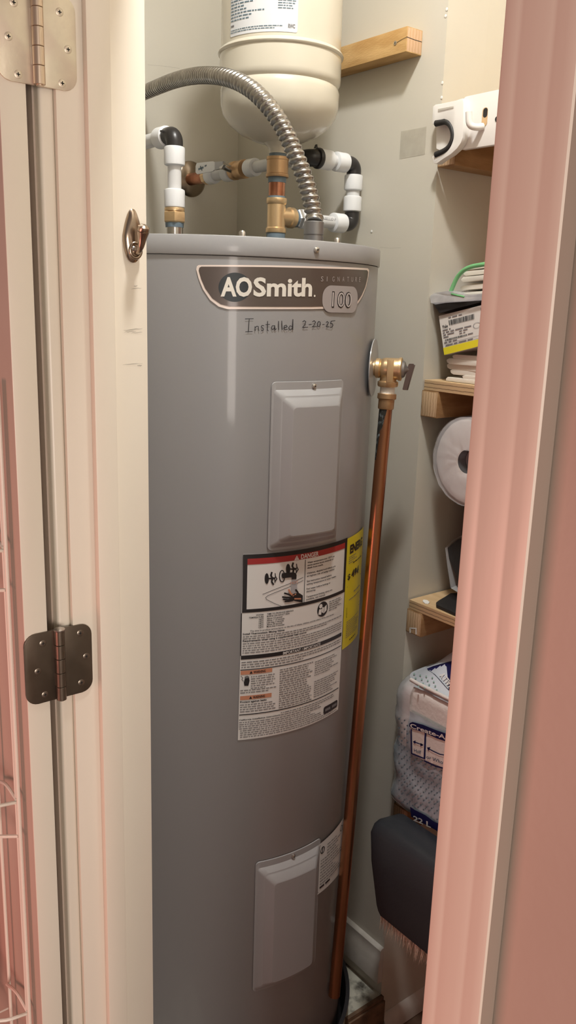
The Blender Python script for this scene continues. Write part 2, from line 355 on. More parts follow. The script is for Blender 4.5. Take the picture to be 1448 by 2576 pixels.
for (x, y) in ((1123, 40), (1126, 23), (1115, 208), (1113, 245), (937, 582)):
    c_ = MB(); p = on(x-3, y, 1, WB-0.0008); c_.lathe([(0.0028, 0), (0.001, 0.0006)], p, (0, -1, 0), 7); c_.build('paint_chip', M_chip, bpy.data.objects['wall_back'])
mk = MB(); mk.stroke([(0, 0), (1, 0.2), (2, 0.1)], 0.05, lambda u, v: on(955+26*u, 622+12*v, 1, WB-0.0006)); mk.stroke([(0, 0), (1.2, 0.4), (2.2, 1)], 0.06, lambda u, v: on(372+36*u, 163+9*v, 0, WL+0.0006)); mk.build('scratch', M_scuff, bpy.data.objects['wall_back'])

# ================================================================== DOOR, HINGES, RACK
dr = MB().box((-1.60, 0.347, FL+0.012), (JX, 0.376, HZ-0.004), faces=[0, 0, 1, 0, 0, 0]).build('door_1', [M_trim, M_rwall], bevel=0.0012)  # room face coloured darker than the cream door to mute the light on it
struct(dr, 'cream door swung fully open against the wall, its hinge edge showing')
def hinge(z0, z1, leafmat, kmat, screws, tip):
    R_, n = 0.0062, 5; yk = 0.3885; kx = JX+0.0065; hh = (z1-z0)/n
    kb = MB()
    for i in range(n): kb.lathe([(R_*0.9, z0+hh*i+0.0002), (R_, z0+hh*i+0.0006), (R_, z0+hh*(i+1)-0.0006), (R_*0.9, z0+hh*(i+1)-0.0002)], (kx, yk, 0), (0, 0, 1), 20)
    kb.lathe([(R_*0.6, z0-0.001), (R_*0.6, z1+0.0012)], (kx, yk, 0), (0, 0, 1), 16)
    h = kb.build('hinge', kmat, dr, smooth=20)
    if tip: MB().lathe([(R_*1.1, z1), (R_*1.15, z1+0.0018), (R_*0.6, z1+0.0035)], (kx, yk, 0), (0, 0, 1), 20).build('pin_head', M_screw, h)
    r = 0.015; k = 6
    for s in (-1, 1):
        ya, yb = (yk+0.0035, yk+0.0445) if s > 0 else (yk-0.0035, yk-0.0435)
        poly = [(ya, z0), (yb-s*r, z0)]
        for i in range(k+1): t = i/k*math.pi/2; poly.append((yb-s*r+s*r*math.sin(t), z0+r-r*math.cos(t)))
        for i in range(k+1): t = i/k*math.pi/2; poly.append((yb-s*r+s*r*math.cos(t), z1-r+r*math.sin(t)))
        poly.append((ya, z1))
        l = MB().prism(poly, lambda u, v, d: (d, u, v), JX-0.001, JX+0.0024).build('leaf', leafmat, h, bevel=0.0005)
        for i in range(n):
            if (i % 2 == 0) == (s > 0): MB().box((JX+0.0003, yk+s*0.001, z0+hh*i+0.001), (JX+0.0027, ya+s*0.003, z0+hh*(i+1)-0.001)).build('leaf_wrap', leafmat, h)
    for (x, y) in screws:
        p = on(x, y, 0, JX+0.0024); sc = MB().lathe([(0.0043, -0.001), (0.0043, 0.0002), (0.0035, 0.0006)], p, (1, 0, 0), 18)
        sc.box((p.x+0.0003, p.y-0.0020, p.z-0.0005), (p.x+0.0008, p.y+0.0020, p.z+0.0005), 1).box((p.x+0.0003, p.y-0.0005, p.z-0.0020), (p.x+0.0008, p.y+0.0005, p.z+0.0020), 1)
        sc.build('screw', [M_dscrew if tip else M_hinge1, M_dark], h)
hinge(0.2154, 0.3082, M_hinge1, M_barrel, [(985/6.58, 200/6.58), (1125/6.58, 820/6.58), (1030/6.58, 1380/6.58), (225/6.58, 40/6.58), (140/6.58, 600/6.58), (300/6.58, 1230/6.58)], False)
hinge(-0.4946, -0.4018, M_hinge2, M_hinge2, [(x/3.62, 1540+y/3.62) for x, y in ((730, 190), (785, 400), (740, 640), (390, 285), (345, 540), (410, 750))], True)
# hook on the jamb
hk = thing('coat_hook', (JX, 0.5005, 0.040), 'small antique nickel oval coat hook on the cream jamb', 'hook')
pz = MB(); n = 28; oy, oz = 0.4995, 0.0705
def hkp(t, k):
    a = 2*math.pi*t; zz = math.sin(a); wy = 0.0128*(1.0-0.34*max(0, zz)**0.9-0.06*max(0, -zz))*math.copysign(abs(math.cos(a))**0.85, math.cos(a)); return oy-0.001+wy*k, oz+0.0305*zz*k
rings = [(1.0, 0.0), (1.0, 0.0025), (0.88, 0.0048), (0.55, 0.0062), (0.0, 0.0066)]
vs_ = []; fs_ = []
for k, d in rings:
    for i in range(n): y, z = hkp(i/n, max(k, 0.001)); vs_.append((JX+d, y, z))
for j in range(len(rings)-1):
    for i in range(n): fs_.append((j*n+i, j*n+(i+1) % n, (j+1)*n+(i+1) % n, (j+1)*n+i))
pz.add(vs_, fs_); pz.build('back_plate', M_hookm, hk)
MB().tube(spline([(JX+0.004, oy+0.001, oz-0.018), (JX+0.009, oy+0.0015, oz-0.0185), (JX+0.015, oy+0.002, oz-0.014), (JX+0.0195, oy+0.002, oz-0.003), (JX+0.022, oy+0.002, oz+0.004)], 6), 0.003, 12, rfun=lambda L, a, t: 0.0030+0.0042*max(0, t-0.45)/0.55).build('hook_arm', M_hookm, hk)
MB().lathe([(0.0005, -0.0065), (0.0050, -0.005), (0.0072, -0.001), (0.0068, 0.003), (0.004, 0.0055), (0.0005, 0.0062)], (JX+0.0222, oy+0.002, oz+0.0065), (0.4, 0, 1), 18).build('hook_tip', M_hookm, hk)
MB().tube([(JX+0.0052, oy+0.0005+0.0072*math.cos(t), oz-0.0165+0.0085*math.sin(t)) for t in [2*math.pi*k/24 for k in range(25)]], 0.0022, 10, cap=False).build('cup_rim', M_hookm, hk)
MB().lathe([(0.0030, 0), (0.0030, 0.0010), (0.0016, 0.0022)], (JX+0.0055, oy-0.002, oz-0.0145), (1, 0, 0), 14).build('screw', M_screw, hk)
# wire rack on the door
rk = thing('wire_door_rack', (-1.15, 0.33, -1.35), 'white coated wire rack hanging on the open door', 'rack')
def wire(pts, r=0.0022, name='wire', sp=True): MB().tube(spline(pts, 5) if sp else pts, r, 8).build(name, M_wire, rk)
for xx in (-0.974, -0.981): wire([(xx, 0.338, -1.35), (xx, 0.338, -0.1)], 0.0026, 'upright', False)
for xx in (-1.052, -1.33): wire([(xx, 0.338, -1.35), (xx, 0.338, -0.1)], 0.0024, 'upright', False)
for zz in (-0.30, -0.64, -0.97, -1.30):
    wire([(-0.979, 0.337, zz+0.004), (-1.01, 0.334, zz+0.012), (-1.05, 0.334, zz-0.004)], 0.0024)
    wire([(-0.979, 0.337, zz-0.05), (-1.0, 0.31, zz-0.052), (-1.04, 0.255, zz-0.055), (-1.33, 0.255, zz-0.055)], 0.0024)
    wire([(-0.979, 0.337, zz), (-0.985, 0.30, zz+0.004), (-1.03, 0.255, zz+0.006), (-1.33, 0.255, zz+0.006)], 0.0024)
    for k in range(7): wire([(-1.06-0.045*k, 0.255, zz+0.006), (-1.06-0.045*k, 0.255, zz-0.055), (-1.06-0.045*k, 0.337, zz-0.055)], 0.0016, 'rod', False)
rb = MB(); rb.lathe([(0.004, 0), (0.036, 0.006), (0.042, 0.05), (0.040, 0.11), (0.030, 0.15), (0.012, 0.165)], (-1.15, 0.298, -1.0225), (0, 0, 1), 20)
tag(rb.build('red_bag', M_redcloth), 'dark red cloth bag in the wire door rack', 'bag')

# ================================================================== WATER HEATER
TB = -1.452
wh = thing('water_heater', (TX, TY, TB), 'tall grey cylindrical electric water heater with badge and warning labels', 'water heater')
MB().lathe([(0.235, TB), (0.258, TB+0.004), (TR, TB+0.012), (TR, 0.0605), (0.2612, 0.0612)], (TX, TY, 0), (0, 0, 1), 128).build('jacket', M_tank, wh)
MB().lathe([(0.2612, 0.0616), (0.2640, 0.0618), (0.2646, 0.0630), (0.2646, 0.0870), (0.2638, 0.0886), (0.2620, 0.0890), (0.2600, 0.0868), (0.2595, 0.0830)], (TX, TY, 0), (0, 0, 1), 128, cap=False).build('top_rim', M_tank2, wh)
MB().lathe([(0.2598, 0.0700), (0.2598, 0.0832), (0.12, 0.0845)], (TX, TY, 0), (0, 0, 1), 96).build('top_cover', M_tanktop, wh)
def tank_screw(az, z, r=0.0042, par=wh, R=TR+0.0028, h=0.004):
    a = math.radians(az); p = Vector((TX+R*math.cos(a), TY+R*math.sin(a), z)); d = Vector((math.cos(a), math.sin(a), 0))
    s = MB().lathe([(r, -0.004), (r*1.15, 0.0), (r, h*0.6), (r*0.4, h)], p, d, 14)
    s.lathe([(r*0.35, h), (r*0.3, h+0.0003)], p, d, 8, 1); s.build('screw', [M_screw, M_dark], par)
tank_screw(-3.3, 0.0755)
for az, rr in ((-28, 0.255), (9, 0.250)):
    a = math.radians(az); MB().lathe([(0.0045, 0.0835), (0.0045, 0.0945), (0.003, 0.0965)], (TX+rr*math.cos(a), TY+rr*math.sin(a), 0), (0, 0, 1), 10).build('screw', M_screw, wh)
def access_cover(azc, zt, zb):
    """pressed two-step cover following the jacket"""
    cvr = MB(); nA = 22
    lv = [(15.0, 0.000, 0.0, 0.0012, 5), (14.9, 0.0006, 0.0006, 0.0026, 5), (14.4, 0.0120, 0.0045, 0.0028, 3), (14.1, 0.0128, 0.0055, 0.0036, 4), (12.3, 0.0205, 0.0125, 0.0100, 4), (11.9, 0.0228, 0.0148, 0.0104, 4), (11.6, 0.0240, 0.0160, 0.0112, 4), (9.2, 0.0345, 0.0235, 0.0198, 4), (8.8, 0.0370, 0.0260, 0.0205, 4)]
    rings_ = []
    for ha, dt, db, off, rr in lv:
        sw = math.radians(ha)*TR
        poly = rrect(-sw, zb+db, sw, zt-dt, rr/1000*1.4, 5)
        # resample top and bottom so that the ring bends with the tank
        out = []
        for (a, b) in zip(poly, poly[1:]+poly[:1]):
            k = nA if abs(a[0]-b[0]) > 0.02 else 1
            for i in range(k): t = i/k; out.append((a[0]+(b[0]-a[0])*t, a[1]+(b[1]-a[1])*t))
        rings_.append([cylmap(s+math.radians(azc)*TR, z, off, TR) for s, z in out])
    N = len(rings_[0]); vs_ = [p for r in rings_ for p in r]; fs = []
    for j in range(len(rings_)-1):
        for i in range(N): fs.append((j*N+i, j*N+(i+1) % N, (j+1)*N+(i+1) % N, (j+1)*N+i))
    cvr.add(vs_, fs)
    sw = math.radians(lv[-1][0])*TR
    colfill(cvr, rrect(-sw, zb+lv[-1][2], sw, zt-lv[-1][1], 0.0056, 5), lambda s, z: cylmap(s+math.radians(azc)*TR, z, lv[-1][3], TR), 20)
    c = cvr.build('access_cover', M_tank2, wh, smooth=28)
    tank_screw(azc+0.6, zt-0.0072, 0.0036, c, TR+0.003, 0.0035); return c
access_cover(-2.8, -0.1150, -0.3760); access_cover(-4.2, -0.9300, -1.1950)
LZ = lambda off: (lambda s, z: cylmap(s/1000, z/1000, off))
# badge (outline read off the photograph, wrapped on the jacket)
def T5(zx, zy): s, z = tank_sz(460+zx/2.785, 640+zy/2.785); return (s*1000, z*1000)
out_b = [T5(*p) for p in ((112, 74), (300, 74), (600, 76), (900, 83), (1200, 92), (1292, 97), (1300, 110), (1296, 150), (1280, 225), (1255, 290), (1225, 340), (1180, 372), (900, 383), (600, 384), (310, 383), (250, 366), (190, 320), (140, 245), (110, 170), (93, 105), (98, 82))]
cxm = sum(p[0] for p in out_b)/len(out_b); czm = sum(p[1] for p in out_b)/len(out_b)
in_b = [(cxm+(p[0]-cxm)*0.975, czm+(p[1]-czm)*0.90) for p in out_b]
bd = MB(); colfill(bd, out_b, LZ(0.0006), 60); bdg = bd.build('badge', M_badge_edge, wh)
f_ = MB(); colfill(f_, in_b, LZ(0.0010), 60); f_.build('badge_face', M_badge, bdg)
tl_ = lambda s: 0.030*(s+158)
TLT = lambda off: (lambda s, z: cylmap(s/1000, (z+tl_(s))/1000, off))
bp_ = MB(); colfill(bp_, circ(-138.5, 17.8, 23.2, 20.2, 40), TLT(0.0013), 20, 0)
text(bp_, 'AO', -158.5, 6.2, 24.5, TLT(0.0017), 1, w=44.5, bold=0.035); text(bp_, 'Smith', -112.0, 6.2, 24.5, TLT(0.0017), 1, w=92.5, bold=0.030)
colfill(bp_, circ(-14.5, 6.0, 1.6, 1.6, 10), TLT(0.0017), 6, 1)
for i, ch in enumerate('SIGNATURE'): text(bp_, ch, -4.0+i*11.2, 27.0, 7.0, TLT(0.0017), 2, w=(1.2 if ch == 'I' else 4.6))
bp_.build('lettering', [M_slate, M_cream, M_mauve], bdg)
b1 = MB(); colfill(b1, rrect(0.5, -13.0, 84.5, 26.5, 17, 7), LZ(0.0014), 24); b1b = b1.build('number_plate', M_mauve, bdg)
b2 = MB(); text(b2, '100', 19.5, -5.0, 22.6, LZ(0.0018), 0, w=46.5, bold=0.022); text(b2, '100', 19.9, -4.6, 21.8, LZ(0.0022), 1, w=45.6, bold=-0.012); b2.build('number', [M_ink, M_digit], bdg)
# handwriting
hw = MB()
def HW(u, v): s, z = tank_sz(460+u/2.785, 640+v/2.785); return cylmap(s, z, 0.0008)
for st_ in ([(435, 452), (492, 450)], [(463, 452), (458, 540)], [(437, 542), (485, 540)],
            [(503, 505), (505, 535)], [(504, 515), (515, 503), (526, 505), (531, 535)],
            [(566, 500), (553, 497), (547, 508), (560, 518), (562, 530), (548, 536)],
            [(592, 468), (590, 530), (596, 535)], [(578, 492), (606, 490)],
            [(640, 500), (624, 500), (617, 515), (625, 528), (638, 520), (641, 498), (644, 530), (652, 520)],
            [(668, 468), (669, 528)], [(690, 466), (694, 527)],
            [(706, 512), (728, 508), (722, 495), (708, 500), (705, 518), (715, 528), (730, 524)],
            [(765, 505), (748, 500), (738, 515), (748, 530), (764, 520), (768, 455), (768, 528)],
            [(836, 472), (848, 464), (858, 472), (852, 490), (836, 512), (872, 510)], [(880, 492), (897, 490)],
            [(905, 472), (916, 464), (926, 474), (918, 492), (904, 508), (932, 506)],
            [(948, 470), (938, 485), (940, 502), (952, 506), (960, 490), (958, 474), (948, 470)], [(974, 492), (988, 490)],
            [(1000, 476), (1008, 470), (1016, 478), (1010, 492), (1000, 506), (1022, 508)],
            [(1036, 468), (1030, 484), (1042, 484), (1048, 496), (1040, 510), (1028, 512)], [(1034, 468), (1062, 464)]):
    hw.stroke(st_, 4.6, HW)
hw.build('handwriting', M_marker, wh)
# warning label: millimetres along the jacket / height below the lens
wl = MB(); colfill(wl, [(-122.5, -696), (87.5, -694), (88.5, -575), (90.3, -381), (-119.5, -379.5)], LZ(0.0007), 40); wlo = wl.build('warning_label', M_paper, wh)
K, G, RD, OR, PA, WA = range(6)
p_ = MB(); fn = LZ(0.0012); fn2 = LZ(0.0016)
def rect(a, b, c, d, m, f=fn): colfill(p_, [(a, b), (c, b), (c, d), (a, d)], f, max(2, int(abs(c-a)/5)), m)
rect(-119.5, -387, 90.3, -380, K); rect(-119.5, -475.5, -112.5, -387, K); rect(83, -475.5, 90, -387, K); rect(-119.5, -475.5, 89.5, -470, K)
rect(-112.5, -396.5, 83, -387, RD); rect(-13.4, -471, -12.4, -398, K)
text(p_, 'DANGER', -22, -395.4, 7.2, fn2, PA, w=35.5, bold=0.02); p_.flat([(-34.5, -396), (-25.5, -396), (-30, -388.5)], fn2, PA); rect(-30.4, -394, -29.6, -390.6, RD, LZ(0.002)); rect(-30.4, -395.4, -29.6, -394.7, RD, LZ(0.002))
for z, t in ((-405, 'Water temperature over 125°F can'), (-409.5, 'cause severe burns instantly or'), (-414, 'death from scalds.'), (-423, 'Children, disabled and elderly are'), (-427.8, 'at highest risk of being scalded.'), (-436.5, 'See instruction manual before'), (-441.5, 'setting temperature at water heater.'), (-449.5, 'Feel water before bathing or'), (-454, 'showering.'), (-463, 'Temperature limiting valves are'), (-467.6, 'available, see manual.')):
    text(p_, t, -8.6, z, 2.7, fn, K, w=len(t)*1.92, bold=0.015)
for z, t in ((-481.8, 'WATER'), (-485.6, 'TEMPERATURE'), (-489.4, '160°F'), (-492.8, '150°F'), (-496.2, '140°F'), (-499.6, '130°F'), (-503.0, '120°F')): text(p_, t, -84.5, z, 2.5, fn, K, bold=0.015, align='r')
for z, t in ((-481.8, 'TIME TO PRODUCE SERIOUS'), (-485.6, 'BURNS ON ADULT SKIN'), (-489.4, 'About 1/2 second'), (-492.8, 'About 1 1/2 seconds'), (-496.2, 'Less than 5 seconds'), (-499.6, 'About 30 seconds'), (-503.0, 'More than 5 minutes')): text(p_, t, -79, z, 2.5, fn, K, bold=0.015)
text(p_, 'The time to produce serious burns on the skin of infants, children, and the elderly will be even shorter.', -106, -508, 2.5, fn, K, w=165, bold=0.01)
text(p_, 'Install Thermostatic Mixing Valves', -117.5, -512.6, 2.8, fn, K, w=70, bold=0.03)
text(p_, 'Requirements when using a supplemental heat source', -117.5, -524.4, 2.8, fn, K, w=112, bold=0.03)
gr = random.Random(3)
for z, e in ((-516.6, 86), (-520.2, 40)): greek(p_, -117.5, min(e, 84), z, 2.3, fn, G, rnd=gr)
for k in range(5): greek(p_, -117.5, 84 if k != 4 else 20, -528.6-3.9*k, 2.3, fn, G, rnd=gr)
rect(-120, -554.5, 85.5, -547.8, K); text(p_, 'IMPORTANT / IMPORTANTE', -49.5, -553.6, 4.6, fn2, PA, w=76, bold=0.02)
for k in range(3): greek(p_, -119, 83 if k < 2 else -10, -560.4-4.2*k, 2.6, fn, G, rnd=gr)
rect(-120.5, -573.2, 86, -571.8, K); rect(-121, -548, -119.6, -476, K)
colfill(p_, circ(28.7, -490.5, 12.6, 13.0, 28), fn, 16, K); colfill(p_, circ(23.6, -484.2, 3.8, 3.8, 14), fn2, 8, PA); p_.flat([(18.5, -498), (25, -499.5), (26.5, -489.5), (20, -489)], fn2, PA); p_.flat([(26.5, -495.5), (31, -498.5), (31, -488), (27, -486.5)], fn2, PA); p_.flat([(32, -498.5), (38, -494.5), (37.5, -484.5), (32, -488)], fn2, PA)
for k in range(5): greek(p_, 44.5, 80, -482.5-3.8*k, 2.4, fn, G, fill=(0.9, 1, 0.8, 0.95, 0.6)[k], rnd=gr)
for zt in (-573.8, -617.8):
    rect(-120, zt-7, -67.5, zt, OR); text(p_, 'WARNING', -99, zt-5.6, 4.2, fn2, K, w=20, bold=0.02); p_.flat([(-105.5, zt-5.8), (-100.5, zt-5.8), (-103, zt-1.4)], fn2, K)
p_.flat([(-113.5, -600), (-107, -600.5), (-105.2, -592), (-106, -587), (-113, -587.5), (-114.5, -594)], fn, K)
for k in range(4): p_.stroke([(-112.6+1.9*k, -590), (-112.4+1.9*k, -583.5-(0.8 if k in (0, 3) else 0))], 1.2, fn, K)
p_.stroke([(-119.5, -583), (-116, -586), (-118, -589), (-115, -592)], 0.7, fn, K)
for k in range(6): greek(p_, -103, -62, -586-4.0*k, 2.4, fn, G, fill=(1, .95, 1, .9, .97, .6)[k], rnd=gr)
for k in range(2): greek(p_, -120, -60, -609.0-4.0*k, 2.4, fn, G, fill=(1, .8)[k], rnd=gr)
text(p_, 'Protect against leaks', -120, -629.8, 2.9, fn, K, w=44, bold=0.03)
for k in range(4): greek(p_, -120, -60, -634.4-4.0*k, 2.4, fn, G, fill=(.9, 1, .95, 1)[k], rnd=gr)
for k in range(18): greek(p_, -54, 12, -580.8-3.95*k, 2.5, fn, G, fill=gr.uniform(.8, 1), rnd=gr)
for k in list(range(7))+list(range(9, 17)): greek(p_, 16, 80, -582.4-3.95*k, 2.3, fn, G, fill=gr.uniform(.6, 1), rnd=gr)
rect(-121, -651.8, 84, -650.2, K)
for k in range(2): greek(p_, -50, 70, -657.6-3.9*k, 2.4, fn, G, rnd=gr)
text(p_, 'California installation instructions', -121, -661.2, 2.5, fn, K, w=70, bold=0.02)
for k in range(8): greek(p_, -121 if k < 4 else -119, (30, 36, 10, 20, 36, 36, 70, 82)[k], -665.4-3.75*k, 2.3, fn, G, rnd=gr)
colfill(p_, rrect(42, -686.5, 83, -672.5, 4, 4), fn, 10, K); greek(p_, 46, 80, -682, 8, fn2, G, rnd=gr)
# pictogram
def T8(u, v): s, z = tank_sz(580+u/4.022, 1320+v/4.022); return cylmap(s, z, 0.0014)
def T8b(u, v): s, z = tank_sz(580+u/4.022, 1320+v/4.022); return cylmap(s, z, 0.0019)
for dx, dy in ((0, 0), (215, -95)):
    p_.flat(circ(362+dx, 542+dy, 21, 54, 20), T8, K)
    p_.stroke([(412+dx, 480+dy), (404+dx, 510+dy), (416+dx, 535+dy), (440+dx, 540+dy)], 17, T8, K); p_.stroke([(428+dx, 600+dy), (412+dx, 575+dy), (416+dx, 548+dy)], 17, T8, K); p_.stroke([(380+dx, 540+dy), (425+dx, 545+dy)], 14, T8, K)
    p_.stroke([(446+dx, 490+dy), (450+dx, 520+dy), (464+dx, 545+dy), (448+dx, 568+dy), (440+dx, 548+dy), (450+dx, 522+dy)], 8, T8, K); p_.stroke([(446+dx, 565+dy), (444+dx, 580+dy)], 10, T8, K)
rg = circ(516, 518, 26, 58, 24); p_.stroke(rg+rg[:1], 9, T8, K)
p_.flat([(512, 488), (560, 482), (620, 478), (650, 484), (660, 505), (658, 545), (612, 548), (610, 528), (570, 532), (520, 540), (508, 515)], T8b, K)
p_.flat([(614, 548), (656, 546), (668, 640), (672, 690), (600, 700), (606, 620)], T8, WA)
p_.stroke([(320, 702), (460, 645), (600, 590), (728, 530)], 4, T8, K); p_.stroke([(728, 562), (600, 622), (450, 682), (372, 715), (350, 735), (362, 755), (440, 795), (528, 830)], 4, T8, K)
text(p_, 'HOT', 0, 0, 26, lambda u, v: T8b(597+u, 600-v-u*0.13), OR, w=80)
p_.flat([(600, 715), (640, 690), (690, 690), (722, 712), (720, 784), (660, 772), (610, 760)], T8b, K)
for q in ([(612, 720), (575, 700), (540, 690)], [(605, 735), (560, 735), (520, 728)], [(608, 750), (570, 755), (530, 750)], [(620, 762), (580, 770), (545, 772)], [(680, 700), (668, 675), (652, 655)]): p_.stroke(q, 17, T8b, K)
p_.stroke([(628, 712), (600, 690), (582, 655)], 18, T8b, OR); p_.stroke([(640, 745), (700, 745)], 14, lambda u, v: T8b(u, v)+Vector((0.0003, 0, 0)), OR); p_.stroke([(610, 705), (650, 700)], 14, T8b, OR)
p_.build('print', [M_ink, M_grey_ink, M_red, M_orange, M_paper, M_water], wlo)
# yellow energy label
el = MB(); colfill(el, [(90.6, -582.5), (176, -583), (178, -381), (91.2, -382)], LZ(0.0008), 24); elo = el.build('energy_label', M_yellow, wh)
e_ = MB(); text(e_, 'ENERG', 102, -411, 14, fn, 0, w=66, bold=0.05); text(e_, '$ 494', 98, -457, 9.5, fn, 0, w=50, bold=0.02); text(e_, '494', 112.5, -457, 12.5, LZ(0.0014), 0, w=38, bold=0.03)
for k in range(4): greek(e_, 100, 150, -418-3.6*k, 2.2, fn, 1, rnd=gr, fill=(.6, .5, .7, .4)[k])
greek(e_, 118, 168, -432, 3.2, fn, 0, rnd=gr); greek(e_, 128, 168, -487, 3, fn, 1, rnd=gr); greek(e_, 108, 168, -497, 3, fn, 1, rnd=gr)
e_.stroke([(98, -470), (170, -466)], 0.8, fn, 0); e_.stroke([(101, -508), (101, -526), (170, -524)], 0.9, fn, 0); e_.stroke([(101, -520), (170, -518)], 0.7, fn, 0)
for k in range(9): greek(e_, 102, 168, -536-3.6*k, 2.2, fn, 1, rnd=gr, fill=gr.uniform(.5, 1))
greek(e_, 118, 150, -574, 3, fn, 0, rnd=gr)
e_.build('print', [M_ink, M_grey_ink], elo)
# data plate near the lower cover
dp = MB(); colfill(dp, [(42.5, -1046), (132, -1048), (134, -933), (42.5, -941)], LZ(0.0034), 20); dpo = dp.build('data_plate', M_paper, wh)
d_ = MB(); fn3 = LZ(0.0040)
for a, b in (((45, -1042), (45, -945)), ((45, -1042), (130, -1044)), ((45, -945), (130, -938))): d_.stroke([a, b], 0.7, fn3, 0)
rgc = circ(54, -957, 5.2, 6.4, 20); d_.stroke(rgc+rgc[:1], 1.6, fn3, 0); d_.stroke([(54, -952), (54, -962)], 1.8, fn3, 0)
rgc = circ(120, -949, 4.5, 5.5, 16); d_.stroke(rgc+rgc[:1], 1.2, fn3, 0)
for k in range(13): greek(d_, 50+(18 if k < 4 else 0), 126, -954-6.2*k, 3.0, fn3, 1, rnd=gr, fill=gr.uniform(.5, 1))
greek(d_, 50, 82, -1036, 6, fn3, 0, rnd=gr); d_.build('print', [M_ink, M_grey_ink], dpo)
# nipples on top
CYc, CYh = 0.948, 0.742
for yy in (CYc, CYh): MB().lathe([(0.0135, 0.080), (0.0135, 0.1165 if yy == CYh else 0.121)], (TX, yy, 0), (0, 0, 1), 24).build('nipple', M_steel, wh)
# drain pan
pn = MB().lathe([(0.20, PL+0.0005), (0.272, PL+0.0005), (0.279, PL+0.066), (0.284, PL+0.068), (0.284, PL+0.071), (0.276, PL+0.070), (0.268, PL+0.006), (0.20, PL+0.0045)], (TX, TY, 0), (0, 0, 1), 96, cap=True)
tag(pn.build('drain_pan', M_pan), 'black plastic drain pan under the grey water heater', 'pan')

# ================================================================== RELIEF VALVE + DISCHARGE PIPE
az = math.radians(38); dv = Vector((math.cos(az), math.sin(az), 0)); tv = Vector((-math.sin(az), math.cos(az), 0)); vz = -0.103
vp_ = lambda r, t=0, z=vz: Vector((TX, TY, 0))+dv*r+tv*t+Vector((0, 0, z))
rv = thing('relief_valve', vp_(0.29, 0, vz-0.03), 'cast brass relief valve with steel test lever on the side of the water heater', 'valve')
MB().lathe([(0.048, 0.0035), (0.0478, 0.0050), (0.013, 0.0058)], vp_(TR), dv, 40).build('escutcheon', M_tank2, rv)
MB().lathe([(0.013, 0.0), (0.013, 0.006), (0.0165, 0.008), (0.0165, 0.014), (0.0145, 0.016), (0.0165, 0.018), (0.0180, 0.024), (0.0180, 0.046), (0.0195, 0.0465), (0.0195, 0.0505), (0.016, 0.052)], vp_(TR+0.001), dv, 28).build('body', M_brass, rv)
MB().lathe([(0.013, 0.0), (0.0140, -0.020), (0.0175, -0.022), (0.0175, -0.028), (0.0160, -0.030)], vp_(0.292), (0, 0, 1), 28).build('outlet', M_brass, rv)
tb = MB(); c0 = vp_(0.2925)
vd = Vector((CF.x, CF.y, 0)).normalized()*-1
side = Vector((-vd.y, vd.x, 0))
def loc3(a, b, c): return c0+vd*a+side*b+Vector((0, 0, c))
tb.prism([(-0.0055, -0.022), (0.0055, -0.022), (0.0055, 0.016), (-0.0055, 0.016)], lambda u, v, d: loc3(d, u, v), 0.014, 0.0205); tb.build('cast_tab', M_brass, rv, bevel=0.0012)
MB().lathe([(0.015, 0.0), (0.013, 0.004), (0.006, 0.007), (0.003, 0.012)], vp_(TR+0.053), dv, 20).build('bonnet', M_zinc, rv)
lv_ = MB(); lc = vp_(TR+0.062)
lv_.prism(rrect(-0.0046, -0.034, 0.0046, 0.010, 0.002, 4), lambda u, v, d: lc+dv*(u+0.004+v*0.18)+tv*d+Vector((0, 0, v)), -0.0035, -0.0015); lv_.build('lever', M_leverm, rv)
lv2 = MB().prism([(-0.0035, 0.008), (0.0035, 0.008), (0.0035, -0.034), (-0.0035, -0.034)], lambda u, v, d: lc+dv*(d+v*0.22)+tv*u+Vector((0, 0, v)), 0.0085, 0.0098); lv2.build('lever_flange', M_leverm, rv)
dpz = thing('discharge_pipe', vp_(0.292, 0, -1.42), 'long copper discharge pipe running down beside the water heater', 'pipe')
ptop = vp_(0.292, 0, vz-0.030); pdir = None
pbot = on(840, 2503, 2, -1.305)
ax_ = (pbot-ptop).normalized()
MB().lathe([(0.0125, -0.001), (0.0125, 0.012)], ptop, ax_, 20).build('thread_tape', M_chip, dpz)
MB().lathe([(0.0150, 0.0115), (0.0160, 0.0125), (0.0160, 0.020), (0.0135, 0.022), (0.0135, 0.036), (0.0125, 0.038)], ptop, ax_, 24).build('adapter', M_bronze, dpz)
MB().lathe([(0.0112, 0.030), (0.0112, (pbot-ptop).length), (0.0095, (pbot-ptop).length), (0.0095, (pbot-ptop).length-0.01)], ptop, ax_, 28).build('tube', M_copper, dpz)
x_, y_ = frame_for(ax_)
ss = MB(); k = 0; tc_ = (-ptop).normalized(); ac = math.atan2(tc_.dot(y_), tc_.dot(x_)); sg = 1 if (x_*math.cos(ac+0.6)+y_*math.sin(ac+0.6)-x_*math.cos(ac)-y_*math.sin(ac)).dot(CR) < 0 else -1
for i, (h, a0, a1) in enumerate([(0.037, -0.2, 1.2), (0.045, -0.1, 1.3), (0.055, 0.1, 1.35), (0.066, 0.25, 1.4), (0.085, 0.65, 1.4), (0.125, 0.95, 1.3)]):
    for j in range(6):
        a = ac+sg*(a0+(a1-a0)*j/5); ss.v.append(ptop+ax_*h+(x_*math.cos(a)+y_*math.sin(a))*0.01145)
for i in range(5):
    for j in range(5): ss.f.append([k+i*6+j, k+i*6+j+1, k+(i+1)*6+j+1, k+(i+1)*6+j]); ss.m.append(0)
ss.build('solder_stain', M_solder, dpz)

